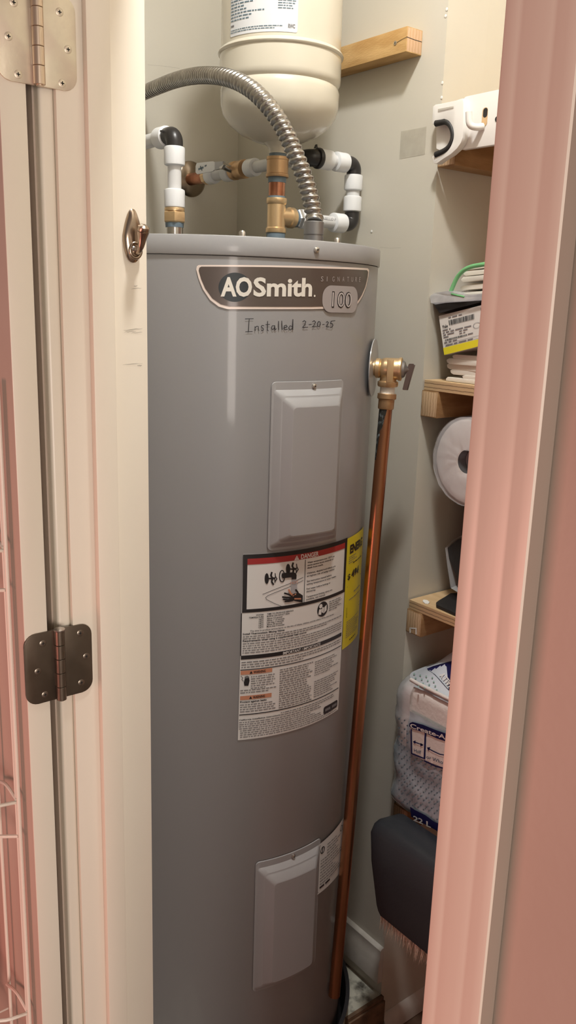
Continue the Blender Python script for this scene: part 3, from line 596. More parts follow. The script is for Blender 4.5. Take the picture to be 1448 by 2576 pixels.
# ================================================================== PIPING
def collar(mb, c, d, r=0.0168, L=0.030): mb.lathe([(r*0.80, -L/2), (r*0.97, -L/2+0.0015), (r, -L/2+0.004), (r*0.985, 0), (r, L/2-0.004), (r*0.97, L/2-0.0015), (r*0.80, L/2)], c, d, 28)
def elbow(par, c, d1, d2, r=0.0135, L=0.022):
    c = Vector(c); d1 = Vector(d1); d2 = Vector(d2)
    pts = [c+d1*L, c+d1*0.012]+[c+d1*0.012*(1-math.sin(t))+d2*0.012*(1-math.cos(t)) for t in [math.pi/2*k/8 for k in range(1, 8)]]+[c+d2*0.012, c+d2*L]
    e = MB().tube(pts, r, 20); return e.build('elbow', M_blackp, par)
def pipe(par, a, b, r=0.0110, name='pipe', m=None): return MB().tube([a, b], r, 24).build(name, m or M_pex, par)
def col(par, c, d, **k): m = MB(); collar(m, c, d, **k); return m.build('collar', M_pexcol, par)
ZU = 0.252
# hot side
hp = thing('hot_water_pipe', (TX, CYh, 0.112), 'white plastic pipe with black elbow rising from brass nut, left top of heater', 'pipe')
MB().lathe([(0.0145, 0.1125), (0.0150, 0.118), (0.0150, 0.1205)], (TX, CYh, 0), (0, 0, 1), 24).build('pipe_sealant', M_sealant, hp)
MB().lathe([(0.0165, 0.1195), (0.0188, 0.1215), (0.0188, 0.1355), (0.0165, 0.1375)], (TX, CYh, 0), (0, 0, 1), 6).lathe([(0.0163, 0.1375), (0.0163, 0.1425)], (TX, CYh, 0), (0, 0, 1), 24).build('hex_nut', M_brass, hp, smooth=20, bevel=0.0006)
col(hp, (TX, CYh, 0.157), (0, 0, 1), L=0.029); pipe(hp, (TX, CYh, 0.165), (TX, CYh, 0.215)); col(hp, (TX, CYh, 0.221), (0, 0, 1), L=0.029)
elbow(hp, (TX, CYh, ZU+0.001), (0, 0, -1), (-1, 0, 0)); col(hp, (TX-0.036, CYh, ZU+0.001), (1, 0, 0), L=0.028); pipe(hp, (TX-0.04, CYh, ZU+0.001), (WL+0.002, CYh, ZU+0.001))
MB().prism([(0, 0), (0.006, 0.001), (0.006, 0.004), (0, 0.003)], lambda u, v, d: (TX-0.012-u, CYh-0.012+d, ZU+0.004+v), -0.004, 0).build('release_tab', M_blackp, hp)
# cold side: brass tee, copper riser, loop, shut-off
cp = thing('brass_tee', (TX, CYc, 0.112), 'cast brass tee and copper riser on top of the heater, below the ivory tank', 'pipe fitting')
MB().lathe([(0.0165, 0.0895), (0.0168, 0.1170), (0.0165, 0.1190)], (TX, CYc, 0), (0, 0, 1), 24).build('pipe_sealant', M_sealant, cp)
MB().lathe([(0.0178, 0.1185), (0.0182, 0.1200), (0.0182, 0.1260), (0.0160, 0.1280), (0.0160, 0.1660), (0.0178, 0.1680), (0.0182, 0.1740), (0.0178, 0.1765)], (TX, CYc, 0), (0, 0, 1), 28).lathe([(0.0155, 0.0), (0.0155, 0.026), (0.0178, 0.028), (0.0178, 0.036), (0.0170, 0.0375)], (TX, CYc, 0.1465), (0, 1, 0), 28).build('tee_body', M_brass, cp)
MB().lathe([(0.0150, 0.1765), (0.0150, 0.1800)], (TX, CYc, 0), (0, 0, 1), 24).build('thread_seal', M_sealant, cp)
MB().lathe([(0.0155, 0.202), (0.0160, 0.206), (0.0160, 0.2115)], (TX, CYc, 0), (0, 0, 1), 24).build('thread_seal', M_sealant, cp)
MB().lathe([(0.015, 0.2440), (0.015, 0.2500)], (TX, CYc, 0), (0, 0, 1), 24).build('thread_seal', M_sealant, cp)
MB().lathe([(0.0145, 0.1800), (0.0145, 0.2030)], (TX, CYc, 0), (0, 0, 1), 24).build('copper_nipple', M_copper2, cp)
MB().lathe([(0.0195, 0.2110), (0.0200, 0.2120), (0.0200, 0.2160), (0.0188, 0.2170), (0.0188, 0.2385), (0.0195, 0.2390), (0.0195, 0.2440)], (TX, CYc, 0), (0, 0, 1), 28).build('coupling', M_bronze, cp)
YE, YS = 1.126, 1.022; zl, zu = 0.1465, 0.2525
lp = thing('cold_water_loop', (TX, 1.06, 0.13), 'white plastic pipe loop with three black elbows beside the grey flexible conduit', 'pipe')
MB().lathe([(0.0150, 0.0), (0.0155, 0.006)], (TX, CYc+0.0375, zl), (0, 1, 0), 24).build('pipe_sealant', M_sealant, lp)
MB().lathe([(0.0158, 0.0), (0.0172, 0.002), (0.0172, 0.008)], (TX, CYc+0.0435, zl), (0, 1, 0), 6).build('hex_nut', M_steel, lp, smooth=20)
col(lp, (TX, CYc+0.066, zl), (0, 1, 0), L=0.029); pipe(lp, (TX, CYc+0.075, zl), (TX, YE-0.03, zl)); col(lp, (TX, YE-0.034, zl), (0, 1, 0), L=0.029, r=0.0175)
tx_ = MB(); text(tx_, 'ASELLO PE', 0, 0, 0.0046, lambda u, v: (TX+0.0113, 1.045+u, zl+v+0.0018), 0, w=0.036); tx_.build('print', M_grey_ink, lp)
elbow(lp, (TX, YE, zl), (0, -1, 0), (0, 0, 1)); col(lp, (TX, YE, 0.1830), (0, 0, 1), L=0.028, r=0.0172); pipe(lp, (TX, YE, 0.19), (TX, YE, 0.222), 0.0125); col(lp, (TX, YE, 0.2205), (0, 0, 1), L=0.028, r=0.0172)
elbow(lp, (TX, YE, zu), (0, 0, -1), (0, -1, 0)); col(lp, (TX, YE-0.034, zu), (0, 1, 0), r=0.0172, L=0.028); pipe(lp, (TX, YE-0.04, zu), (TX, YS+0.03, zu)); col(lp, (TX, YS+0.033, zu), (0, 1, 0), L=0.028, r=0.0172)
elbow(lp, (TX, YS, zu), (0, 1, 0), (-1, 0, 0), r=0.0150); pipe(lp, (TX-0.02, YS, zu), (-1.452, YS, zu)); col(lp, (-1.448, YS, zu), (1, 0, 0), L=0.028)
MB().lathe([(0.0165, 0), (0.0180, 0.002), (0.0180, 0.006), (0.0165, 0.008)], (TX+0.002, YS+0.011, zu), (0, 1, 0), 24).prism([(0, 0), (0.005, 0.001), (0.003, 0.007)], lambda u, v, d: (TX+d, YS+0.008+u, zu+0.016+v), -0.003, 0.003).build('release_ring', M_blackp, lp)
sv = thing('shutoff_valve', (-1.54, YS, 0.235), 'bronze shut-off valve with white lever on a copper stub from the wall', 'valve')
MB().lathe([(0.0178, -0.020), (0.0178, -0.010), (0.0155, -0.008), (0.0175, 0.0), (0.0155, 0.010), (0.0178, 0.012), (0.0178, 0.020)], (-1.492, YS, zu), (1, 0, 0), 24).build('body', M_bronze, sv)
MB().lathe([(0.007, 0.0), (0.007, 0.020)], (-1.502, YS-0.012, zu), (0, -1, 0.25), 14).lathe([(0.008, 0.020), (0.008, 0.025)], (-1.502, YS-0.012, zu), (0, -1, 0.25), 6).build('stem_nut', M_steel, sv)
lvv = MB(); lvv.prism([(0, -0.006), (0, 0.006), (-0.030, 0.008), (-0.034, 0.010), (-0.090, 0.012), (-0.094, 0.006), (-0.094, -0.006), (-0.088, -0.010), (-0.034, -0.009), (-0.030, -0.007)], lambda u, v, d: (-1.498+u, YS-0.034+d+u*0.05, zu+0.006+v), -0.0018, 0.0018)
lvv.build('lever', M_pexcol, sv, bevel=0.001)
MB().prism([(0.001, -0.0062), (0.001, 0.0062), (-0.026, 0.0082), (-0.026, -0.0072)], lambda u, v, d: (-1.498+u, YS-0.034+d+u*0.05, zu+0.006+v), -0.0024, 0.0024).build('lever_neck', M_zinc, sv)
em = MB(); em.stroke([(-0.082, -0.001), (-0.066, 0.001)], 0.004, lambda u, v: (-1.498+u, YS-0.0362+u*0.05, zu+0.006+v)); em.stroke([(-0.076, 0.004), (-0.070, -0.004)], 0.003, lambda u, v: (-1.498+u, YS-0.0362+u*0.05, zu+0.006+v)); em.stroke([(-0.060, 0.003), (-0.055, 0.004)], 0.003, lambda u, v: (-1.498+u, YS-0.0362+u*0.05, zu+0.006+v)); em.build('emblem', M_sealant, sv)
col(sv, (-1.530, YS, zu-0.002), (1, 0, 0), L=0.024); pipe(sv, (-1.535, YS, zu-0.002), (-1.585, YS, zu-0.002), 0.0112); col(sv, (-1.592, YS, zu-0.002), (1, 0, 0), L=0.024)
MB().lathe([(0.0148, 0.0), (0.0160, 0.004), (0.0160, 0.012), (0.0135, 0.016)], (-1.618, YS, zu-0.002), (1, 0, 0), 8).build('adapter', M_brass, sv, smooth=20)
MB().lathe([(0.0125, 0.0), (0.0125, 0.066)], (WL+0.001, YS, zu-0.002), (1, 0, 0), 24).build('copper_stub', M_copper2, sv)
MB().lathe([(0.037, 0.0005), (0.036, 0.002), (0.030, 0.006), (0.016, 0.009), (0.013, 0.010)], (WL, YS+0.006, zu), (1, 0, 0), 36).build('escutcheon', M_hookm, sv)
# expansion tank
EX, EY = TX, 0.949
et = thing('expansion_tank', (EX, EY, 0.250), 'ivory enamelled expansion tank with white sticker above the water heater', 'tank')
MB().lathe([(0.012, 0.2640), (0.040, 0.2685), (0.066, 0.2790), (0.085, 0.2930), (0.0965, 0.3080), (0.1005, 0.3220), (0.1015, 0.3440), (0.1000, 0.3500), (0.0980, 0.3535), (0.1000, 0.3560), (0.1025, 0.3600), (0.1030, 0.3660), (0.1030, 0.3985), (0.1052, 0.4000), (0.1062, 0.4025), (0.1052, 0.4050), (0.1035, 0.4065), (0.1010, 0.4085), (0.1010, 0.640), (0.098, 0.662), (0.085, 0.688), (0.060, 0.702), (0.02, 0.708)], (EX, EY, 0), (0, 0, 1), 96).build('shell', M_exp, et)
MB().lathe([(0.0165, 0.2495), (0.0165, 0.2560), (0.0190, 0.2600), (0.0260, 0.2665)], (EX, EY, 0), (0, 0, 1), 24).build('neck', M_exp, et)
EM = lambda off: (lambda s, z: cylmap(s/1000, z/1000, off, 0.101, EX, EY))
def ex_sz(x, y):
    d = ray(x, y); A = d.x**2+d.y**2; B = -2*(d.x*EX+d.y*EY); Cc = EX*EX+EY*EY-0.101**2; t = (-B-math.sqrt(B*B-4*A*Cc))/(2*A); P = d*t
    return 101*math.atan2(P.y-EY, P.x-EX), 1000*P.z
la, lb = ex_sz(580, 95), ex_sz(747, 90)
xl = MB(); colfill(xl, rrect(la[0], la[1], lb[0], la[1]+185, 3), EM(0.0006), 30); xlo = xl.build('sticker', M_white_lab, et)
x0 = la[0]; wd_ = lb[0]-la[0]; z0 = la[1]; xp = MB(); fe = EM(0.0011)
text(xp, 'Water Heater Safety Tank (Thermal Expansion Tank)', x0+6, z0+60, 4.0, fe, 0, w=wd_*0.80, bold=0.02)
rg = circ(x0+5, z0+69, 3.2, 3.2, 14); xp.stroke(rg+rg[:1], 0.8, fe, 0); greek(xp, x0+11, x0+70, z0+67, 4, fe, 1, rnd=gr)
for k, e in enumerate((.42, .5, .40, .26, .30, .56, .38, .34)): greek(xp, x0+2, x0+wd_*e, z0+54-4.6*k, 3.0, fe, 1, rnd=gr)
for k in range(2): greek(xp, x0+2, x0+wd_*(.8, .7)[k], z0+8-3.2*k, 2.0, fe, 1, rnd=gr)
greek(xp, x0+2, x0+14, z0+14, 4, fe, 0, rnd=gr)
text(xp, 'RWC', lb[0]-15, z0+6.2, 5.2, fe, 0, w=11, bold=0.05)
for k in range(2): greek(xp, x0+wd_*.74, x0+wd_*.97, z0+54-4.4*k, 2.8, fe, 1, rnd=gr)
for k in range(4): greek(xp, x0+wd_*.74, x0+wd_*.97, z0+44-3.6*k, 2.2, fe, 1, rnd=gr, fill=(1, .95, .8, .9)[k])
xp.stroke([(x0+wd_*.55, z0+48), (x0+wd_*.57, z0+57), (x0+wd_*.59, z0+49), (x0+wd_*.56, z0+50)], 1.2, fe, 0); sh = [(x0+wd_*.65, z0+57), (x0+wd_*.71, z0+57), (x0+wd_*.71, z0+51), (x0+wd_*.68, z0+47.5), (x0+wd_*.65, z0+51)]; xp.stroke(sh+sh[:1], 0.8, fe, 1); xp.stroke([(x0+wd_*.66, z0+52), (x0+wd_*.70, z0+56)], 1.0, fe, 1)
xp.build('print', [M_grey_ink, M_dot], xlo)
# flexible conduit
cd = thing('flexible_conduit', (-1.05, 0.858, 0.084), 'corrugated grey metal conduit arching from the heater top to the wall', 'conduit')
cpts = [Vector((-1.0515, 0.8585, 0.118)), on(790, 545, 0, -1.056), on(772, 468, 0, -1.068), on(741, 385, 0, -1.085), on(702, 305, 0, -1.11), on(655, 245, 0, -1.145), on(610, 211, 0, -1.19), on(560, 193, 0, -1.25), on(500, 190, 0, -1.35), on(440, 202, 0, -1.48), on(372, 229, 0, -1.62), on(335, 245, 0, -1.675)]
PITCH = 0.0096
def crf(L, a, t):
    fr = (L/PITCH+a/(2*math.pi)) % 1.0
    return 0.0112+0.0026*(1-abs(2*fr/0.84-1)**2.0) if fr < 0.84 else 0.0106
raw = spline(cpts, 60); dense = [raw[0]]; acc = 0.0
for p0, p1 in zip(raw[:-1], raw[1:]):          # even 1.1 mm steps
    seg = (p1-p0).length
    while acc+seg >= 0.0011:
        t = (0.0011-acc)/seg; p0 = p0.lerp(p1, t); dense.append(p0); seg = (p1-p0).length; acc = 0.0
    acc += seg
MB().tube(dense, 0.013, 20, rfun=crf).build('corrugated_tube', M_conduit, cd, smooth=60)
MB().lathe([(0.0150, 0.0835), (0.0150, 0.0985), (0.0140, 0.0990), (0.0140, 0.1005), (0.0152, 0.1010), (0.0152, 0.1190), (0.0140, 0.1200)], (-1.0515, 0.8585, 0), (0, 0, 1), 20).box((-1.0515-0.017, 0.8585-0.004, 0.1015), (-1.0515-0.012, 0.8585+0.004, 0.1175)).build('connector', M_zinc, cd)
MB().lathe([(0.0165, -0.03), (0.0165, 0.0)], dense[-1]+Vector((0.004, 0, 0)), (-1, 0.2, 0), 18).build('connector', M_zinc, cd)

# ================================================================== WOOD CLEAT ON BACK WALL
ct = MB().box((-1.40, WB-0.038, 0.4165), (-1.134, WB-0.0005, 0.4555), faces=[0, 0, 0, 0, 1, 1])
cto = thing('wood_cleat', (-1.26, WB-0.019, 0.4165), 'short pine cleat screwed to the wall behind the ivory tank', 'wood block')
cb_ = ct.build('block', [M_pine, M_endgrain_x], cto, bevel=0.0015)
p = on(840+928/6.033, 40+412/6.033, 1, WB-0.0384); s_ = MB().lathe([(0.0034, 0), (0.0034, 0.0005), (0.002, 0.0009)], p, (0, -1, 0), 14); s_.lathe([(0.0012, 0.0009), (0.001, 0.0011)], p, (0, -1, 0), 8, 1); s_.build('screw', [M_screw, M_dark], cto)
ck = MB(); ck.stroke([(0.003, 0.0), (0.012, 0.002), (0.027, 0.004)], 0.0007, lambda u, v: (p.x+u, WB-0.0386, p.z+v)); ck.build('crack', M_dark, cto)
ck = MB(); ck.stroke([(0, 0.0045), (0.018, 0.0035), (0.036, 0.0035)], 0.0010, lambda u, v: (-1.1338, WB-0.038+u, p.z+v)); ck.build('crack', M_dark, cto)

# ================================================================== SHELVES
def shelf(zt, which, over=0.0):
    t = thing('shelf', (-0.64, 1.30, zt-0.066), 'plywood shelf on a pine cleat, '+which, 'shelf', 'plywood shelves in the niche')
    MB().box((WN+0.004, WB+over, zt-0.0185), (-0.202, 1.458, zt), faces=[0, 0, 1, 1, 1, 1]).build('board', [M_plyface, M_plyedge], t, bevel=0.0006, bseg=1)
    MB().box((WN+0.0005, WB-0.001, zt-0.0665), (WN+0.0405, 1.455, zt-0.0188), faces=[0, 0, 1, 1, 0, 0]).build('cleat', [M_pine_y, M_endgrain], t, bevel=0.002)
    return t
shelf(0.2985, 'behind the white broom holder')
shelf(-0.1285, 'under the stack of white packets')
s3 = shelf(-0.5500, 'holding the black plastic stand')
shelf(-0.9750, 'under the paper towel pack')
sq = MB()
for a, b in (((0, 0), (0, 11)), ((0, 11), (15, 10)), ((15, 10), (15, -4))): sq.stroke([a, b], 3.2, lambda u, v: on(1031+u, 1591-v, 1, WB-0.0016))
sq.build('white_staple', M_chip, s3)

# broom holder rail: one white moulding, plate with hook + gripper
HY = WB-0.006
bh = thing('broom_holder', (-0.95, HY, 0.235), 'white plastic broom holder with black rubber gripper on the upper shelf edge', 'holder')
hole = MB()
PX = lambda u, v, d: (u, HY+d, v)
MB().prism(rrect(-1.0235, 0.2525, -0.72, 0.3335, 0.006, 4), PX, 0.006, -0.004).build('plate', M_holder, bh, bevel=0.0015)
def z5(u, v, Y=HY-0.0045): return on(1070+u/6.895, 220+v/6.895, 1, Y)
# gripper: C-shaped bracket outline from the photograph, extruded towards the room
gr_out = [(125, 330), (170, 295), (240, 285), (300, 272), (520, 225), (640, 185), (655, 250), (650, 700), (640, 860), (610, 960), (540, 1060), (430, 1160), (300, 1240), (190, 1320), (140, 1320), (108, 1200), (160, 1165), (200, 1190), (330, 1110), (430, 990), (480, 850), (470, 700), (400, 580), (320, 545), (170, 590), (160, 640), (108, 635)]
gp = [(lambda q: (q.x, q.z))(z5(u, v, HY-0.018)) for u, v in gr_out]
MB().prism(gp, PX, -0.018, -0.004).build('gripper_arm', M_holder, bh, bevel=0.0012)
MB().prism([(lambda q: (q.x, q.z))(z5(u, v, HY-0.004)) for u, v in ((185, 560), (480, 560), (480, 1000), (240, 1085), (190, 1060))], PX, -0.0045, 0.006).build('gripper_back', M_holder, bh)
rbp = [z5(u, v, HY-0.0185) for u, v in ((165, 622), (240, 608), (330, 596), (400, 640), (445, 730), (458, 830), (440, 930), (390, 1030), (310, 1100), (165, 1168))]
MB().tube([p+Vector((0, 0.002, 0)) for p in spline(rbp, 5)], 0.0052, 12, rfun=lambda L, a, t: 0.0052-0.0012*math.sin(math.pi*t)).build('rubber_grip', M_rubber, bh)
MB().prism([(lambda q: (q.x, q.z))(z5(u, v, HY-0.019)) for u, v in ((215, 375), (480, 325), (480, 350), (215, 410))], PX, -0.0195, -0.0175).build('slot', M_tape, bh)
hc = z5(1000, 560, HY-0.005)
hk2 = MB().tube(spline([hc+Vector((0.000, 0.0, -0.010)), hc+Vector((-0.004, -0.012, -0.012)), hc+Vector((-0.010, -0.020, -0.008)), hc+Vector((-0.012, -0.022, 0.010))], 6), 0.0055, 12); hk2.build('peg', M_holder, bh)
MB().prism(rrect(hc.x-0.0035, hc.z-0.010, hc.x+0.0075, hc.z+0.018, 0.005, 5), PX, -0.0042, -0.0048).build('peg_slot', M_plyface, bh)
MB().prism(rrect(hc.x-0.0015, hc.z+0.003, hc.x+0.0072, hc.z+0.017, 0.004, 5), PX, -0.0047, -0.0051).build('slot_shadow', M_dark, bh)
sc_ = z5(1243, 548, HY-0.004); MB().lathe([(0.0045, 0), (0.004, 0.0010)], sc_, (0, -1, 0), 16).build('screw', M_dark, bh)

# ================================================================== THINGS ON THE MIDDLE SHELF
zt = -0.1285; rn = random.Random(5)
zz = zt+0.0005
pk = [(-1.038, 0.0075, 'flat white foam board lying on the plywood shelf'), (-1.000, 0.006, 'short white foam strip on the foam board'), (-1.030, 0.008, 'thin cream packet second above the foam board'), (-1.040, 0.009, 'crumpled cream packet in the middle of the small stack'), (-1.036, 0.008, 'cream packet near the top of the small stack'), (-1.025, 0.007, 'topmost cream packet under the yellow edged card')]
for i, (xl_, th, lab) in enumerate(pk):
    q = MB(); y0 = WB+0.008+rn.uniform(0, 0.01); tl2 = rn.uniform(-0.03, 0.03) if i else 0
    poly = [(xl_, 0), (xl_+0.006, -0.002+0.002*(i == 0)), (-0.80, 0), (-0.80, th), (xl_+0.004, th), (xl_-0.002*(i > 0), th*0.6)]
    q.prism(poly, lambda u, v, d: (u, d+tl2*(u+1), zz+v), y0, y0+0.10)
    tag(q.build('foam_packet', M_stack, bevel=0.0012), lab, 'packet', 'packets stacked on the middle shelf'); zz += th+0.0005
cz0 = zz
cd_ = thing('card_packet', (-0.98, 1.19, cz0), 'white barcode card with yellow bottom band standing in the packet stack', 'packet')
cq = [on(1103, 795, 1, WB+0.012), on(1117, 893, 1, WB+0.004), on(1240, 862, 1, WB+0.004), on(1240, 760, 1, WB+0.012)]
q = MB(); b_ = Vector((0, 0.10, 0)); q.add(cq+[v+b_ for v in cq], [(0, 1, 2, 3), (7, 6, 5, 4), (0, 4, 5, 1), (1, 5, 6, 2), (2, 6, 7, 3), (3, 7, 4, 0)]); q.build('card', M_card, cd_)
def CQ(u, v, off=0.0008):
    a = cq[0].lerp(cq[3], u); b = cq[1].lerp(cq[2], u); return a.lerp(b, v)+Vector((0.0003, -off, 0))
pq = MB(); pq.flat([(0, 0.82), (1, 0.82), (1, 1), (0, 1)], CQ, 0)
def bars(u0, u1, v0, v1, sl=0.0):
    u = u0; rr = random.Random(9)
    while u < u1: w_ = rr.uniform(0.004, 0.014); pq.flat([(u, v0), (u+w_, v0), (u+w_, v1), (u, v1)], lambda a, b: CQ(a, b, 0.0010), 1); u += w_+rr.uniform(0.004, 0.010)
bars(0.18, 0.66, 0.17, 0.30); bars(0.06, 0.50, 0.62, 0.665)
text(pq, 'Yale', 0, 0, 0.07, lambda u, v: CQ(0.04+u, 0.33-v, 0.0010), 1, w=0.11, bold=0.02); text(pq, 'NY', 0, 0, 0.06, lambda u, v: CQ(0.78+u, 0.13-v, 0.0010), 1, w=0.07)
for k, (a, b, v_) in enumerate(((0.18, 0.44, 0.12), (0.04, 0.20, 0.40), (0.04, 0.60, 0.46), (0.04, 0.28, 0.52), (0.36, 0.52, 0.52), (0.36, 0.50, 0.58), (0.04, 0.14, 0.58), (0.04, 0.30, 0.715), (0.06, 0.62, 0.79), (0.52, 0.62, 0.65))): greek(pq, a, b, v_, 0.045, lambda u, v: CQ(u, v-0.03, 0.0010), 2, rnd=rn)
pq.stroke([(0.04, 0.80), (0.80, 0.80)], 0.008, lambda u, v: CQ(u, v, 0.0010), 2); pq.stroke([(0.04, 0.735), (0.80, 0.735)], 0.008, lambda u, v: CQ(u, v, 0.0010), 2)
rg = circ(0.70, 0.47, 0.065, 0.07, 16); pq.stroke(rg+rg[:1], 0.008, lambda u, v: CQ(u, v, 0.0010), 2); rg = circ(0.80, 0.50, 0.05, 0.05, 14); pq.stroke(rg+rg[:1], 0.006, lambda u, v: CQ(u, v, 0.0010), 2)
pq.build('print', [M_yellow, M_ink, M_grey_ink], cd_)
# zip bag with its contents above
zb = thing('zip_bag', (-0.98, 1.20, cq[0].z+0.006), 'clear zip bag with green zip edge full of white papers', 'bag')
bk = MB(); bq = [on(1088, 762, 1, WB+0.012), on(1165, 757, 1, WB+0.01), on(1240, 735, 1, WB+0.01), on(1240, 752, 1, WB+0.014), on(1150, 775, 1, WB+0.006), on(1105, 788, 1, WB+0.006)]
bk.add(bq+[v+Vector((0, 0.08, 0)) for v in bq], [range(6), range(11, 5, -1)]+[(i, i+6, (i+1) % 6+6, (i+1) % 6) for i in range(6)]); bk.build('black_insert', M_blackp, zb)
fq = MB(); fpts = [(1080, 745), (1092, 737), (1126, 732), (1165, 742), (1215, 738), (1240, 728), (1240, 752), (1200, 757), (1165, 759), (1120, 762), (1095, 766), (1083, 762)]
f3 = [on(x, y, 1, WB+0.004+0.004*math.sin(i*2.1)) for i, (x, y) in enumerate(fpts)]
fq.add(f3, [range(len(f3))]); n0 = len(fq.v); fq.add([v+Vector((0, 0.09, 0.004)) for v in f3[:6]]+f3[:6], [(i, i+1, i+7, i+6) for i in range(5)]); fq.build('film', M_film_w, zb)
for k, (xa, ya, th, m) in enumerate(((1150, 744, 7, 0), (1158, 728, 9, 0), (1160, 708, 11, 0), (1166, 692, 9, 0), (1176, 676, 9, 0))):
    a = on(xa, ya, 1, WB+0.022+0.004*k); th_ = th*0.00075
    q = MB(); q.prism([(0, 0), (0.004, -0.0015), (0.20, 0.014), (0.20, 0.014+th_), (0.003, th_*0.9), (-0.002, th_*0.4)], lambda u, v, d: (a.x+u, d, a.z+v), a.y, a.y+0.09); q.build('paper', M_stack, zb, bevel=0.001)
gz = [on(x, y, 1, WB+0.014) for x, y in ((1133, 735), (1138, 722), (1150, 697), (1166, 680), (1185, 671), (1205, 667), (1225, 664), (1245, 662))]
MB().tube(spline(gz, 5), 0.0038, 10).build('zip_edge', M_green, zb)
MB().tube(spline([on(x, y, 1, WB+0.004) for x, y in ((1135, 739), (1150, 743), (1168, 747))], 4), 0.0018, 8).build('zip_edge', M_green, zb)

# ================================================================== THINGS ON THE LOWER SHELF
zs = -0.550
bx_ = MB().box((-1.030, 1.252, zs+0.0005), (-0.80, 1.43, -0.3475)); tag(bx_.build('cardboard_box', M_cardboard, bevel=0.002), 'dark brown cardboard box on the shelf under the wrapped roll', 'box')
rl = thing('paper_roll', (-0.973, 1.29, -0.3465), 'white paper roll in crinkled clear film on top of the brown box', 'roll')
rc = Vector((-0.974, 1.165, -0.2645))
MB().lathe([(0.021, -0.001), (0.060, -0.0015), (0.074, 0.002), (0.0775, 0.008), (0.0775, 0.255), (0.020, 0.256)], rc, (0, 1, 0), 56, cap=False).build('paper', M_tissue, rl)
MB().lathe([(0.0215, -0.001), (0.0205, 0.256)], rc, (0, 1, 0), 28, cap=False).lathe([(0.0210, 0.02), (0.0005, 0.021)], rc, (0, 1, 0), 28, cap=False).build('core', M_zinc, rl)
fm = MB(); rnf = random.Random(2); nr, na = 7, 44; vs_ = []
for j in range(nr):
    r = 0.0205+0.059*j/(nr-1)
    for i in range(na):
        a = 2*math.pi*i/na; w_ = rnf.uniform(-0.0018, 0.0018) if 0 < j < nr-1 else rnf.uniform(-0.001, 0.002)
        vs_.append(rc+Vector((math.cos(a)*(r+w_*0.5), -0.0055+w_+(0.004 if j == nr-1 else 0), math.sin(a)*(r+w_*0.5))))
fs = [(j*na+i, j*na+(i+1) % na, (j+1)*na+(i+1) % na, (j+1)*na+i) for j in range(nr-1) for i in range(na)]
fm.add(vs_, fs); k0 = len(fm.v)
for j, yy in enumerate((-0.0015, 0.06, 0.15, 0.257)):
    for i in range(na):
        a = 2*math.pi*i/na; r = 0.0793+rnf.uniform(0, 0.0022); fm.v.append(rc+Vector((math.cos(a)*r, yy, math.sin(a)*r)))
for j in range(3):
    for i in range(na): fm.f.append([k0+j*na+i, k0+j*na+(i+1) % na, k0+(j+1)*na+(i+1) % na, k0+(j+1)*na+i]); fm.m.append(0)
fm.build('film', M_film, rl, smooth=50)
fk = on(1072, 1515, 2, zs+0.0005); fl_ = MB(); fl_.prism([(-0.014, -0.003), (-0.004, -0.006), (0.010, -0.004), (0.013, 0.001), (0.003, 0.005), (-0.010, 0.003)], lambda u, v, d: (fk.x+u*0.7+v*0.6, fk.y-u*0.5+v, d), fk.z, fk.z+0.0012)
tag(fl_.build('paper_scrap', M_chip), 'tiny white paper scrap lying on the plywood shelf by the black stand', 'paper')
# black stand + clear bag
bs = thing('black_stand', (-0.96, 1.19, zs), 'black plastic stand with a flat rounded foot on the plywood shelf', 'stand')
bp2 = [(-1.014, 1.158), (-1.024, 1.168), (-1.030, 1.184), (-1.036, 1.205), (-1.045, 1.232), (-1.040, 1.243), (-0.90, 1.243), (-0.88, 1.156), (-0.964, 1.154)]
MB().prism(bp2, lambda u, v, d: (u, v, d), zs+0.0005, zs+0.007).build('foot', M_rubber, bs, bevel=0.002)
pb_ = [(lambda q: (q.x, q.z))(on(x, y, 1, 1.205)) for x, y in ((1124, 1378), (1150, 1357), (1162, 1358), (1200, 1372), (1210, 1520), (1165, 1498), (1150, 1482), (1152, 1462), (1128, 1404))]
pb_ = [(u, max(v, zs+0.006)) for u, v in pb_]
MB().prism(pb_, lambda u, v, d: (u, d, v), 1.205, 1.240).build('body', M_rubber, bs, bevel=0.002)
bg_ = MB(); vv = [(1119, 1378), (1133, 1363), (1153, 1350), (1180, 1352), (1200, 1420), (1190, 1492), (1150, 1490), (1133, 1479), (1124, 1420)]
ring1 = [on(x, y, 1, 1.198) for x, y in vv]; N = len(vv); bg_.v += ring1+[v+Vector((-0.004, 0.046, 0.003)) for v in ring1]
for v in bg_.v: v.z = max(v.z, zs+0.008)
for i in range(N): bg_.f.append([i, N+i, N+(i+1) % N, (i+1) % N]); bg_.m.append(0)
bg_.build('clear_sleeve', M_film, bs, smooth=20)

# ================================================================== PAPER TOWEL PACK
pz0 = -0.9745
pt = thing('paper_towel_pack', (-0.98, 1.17, pz0), 'half unwrapped paper towel pack in dotted blue grey wrapper with navy lettering', 'paper towels')
XL, XR2, YF, ZT = -1.078, -0.74, 1.108, -0.695
def packv(nx=26, nz=34):
    pass
body = MB(); rp = random.Random(11)
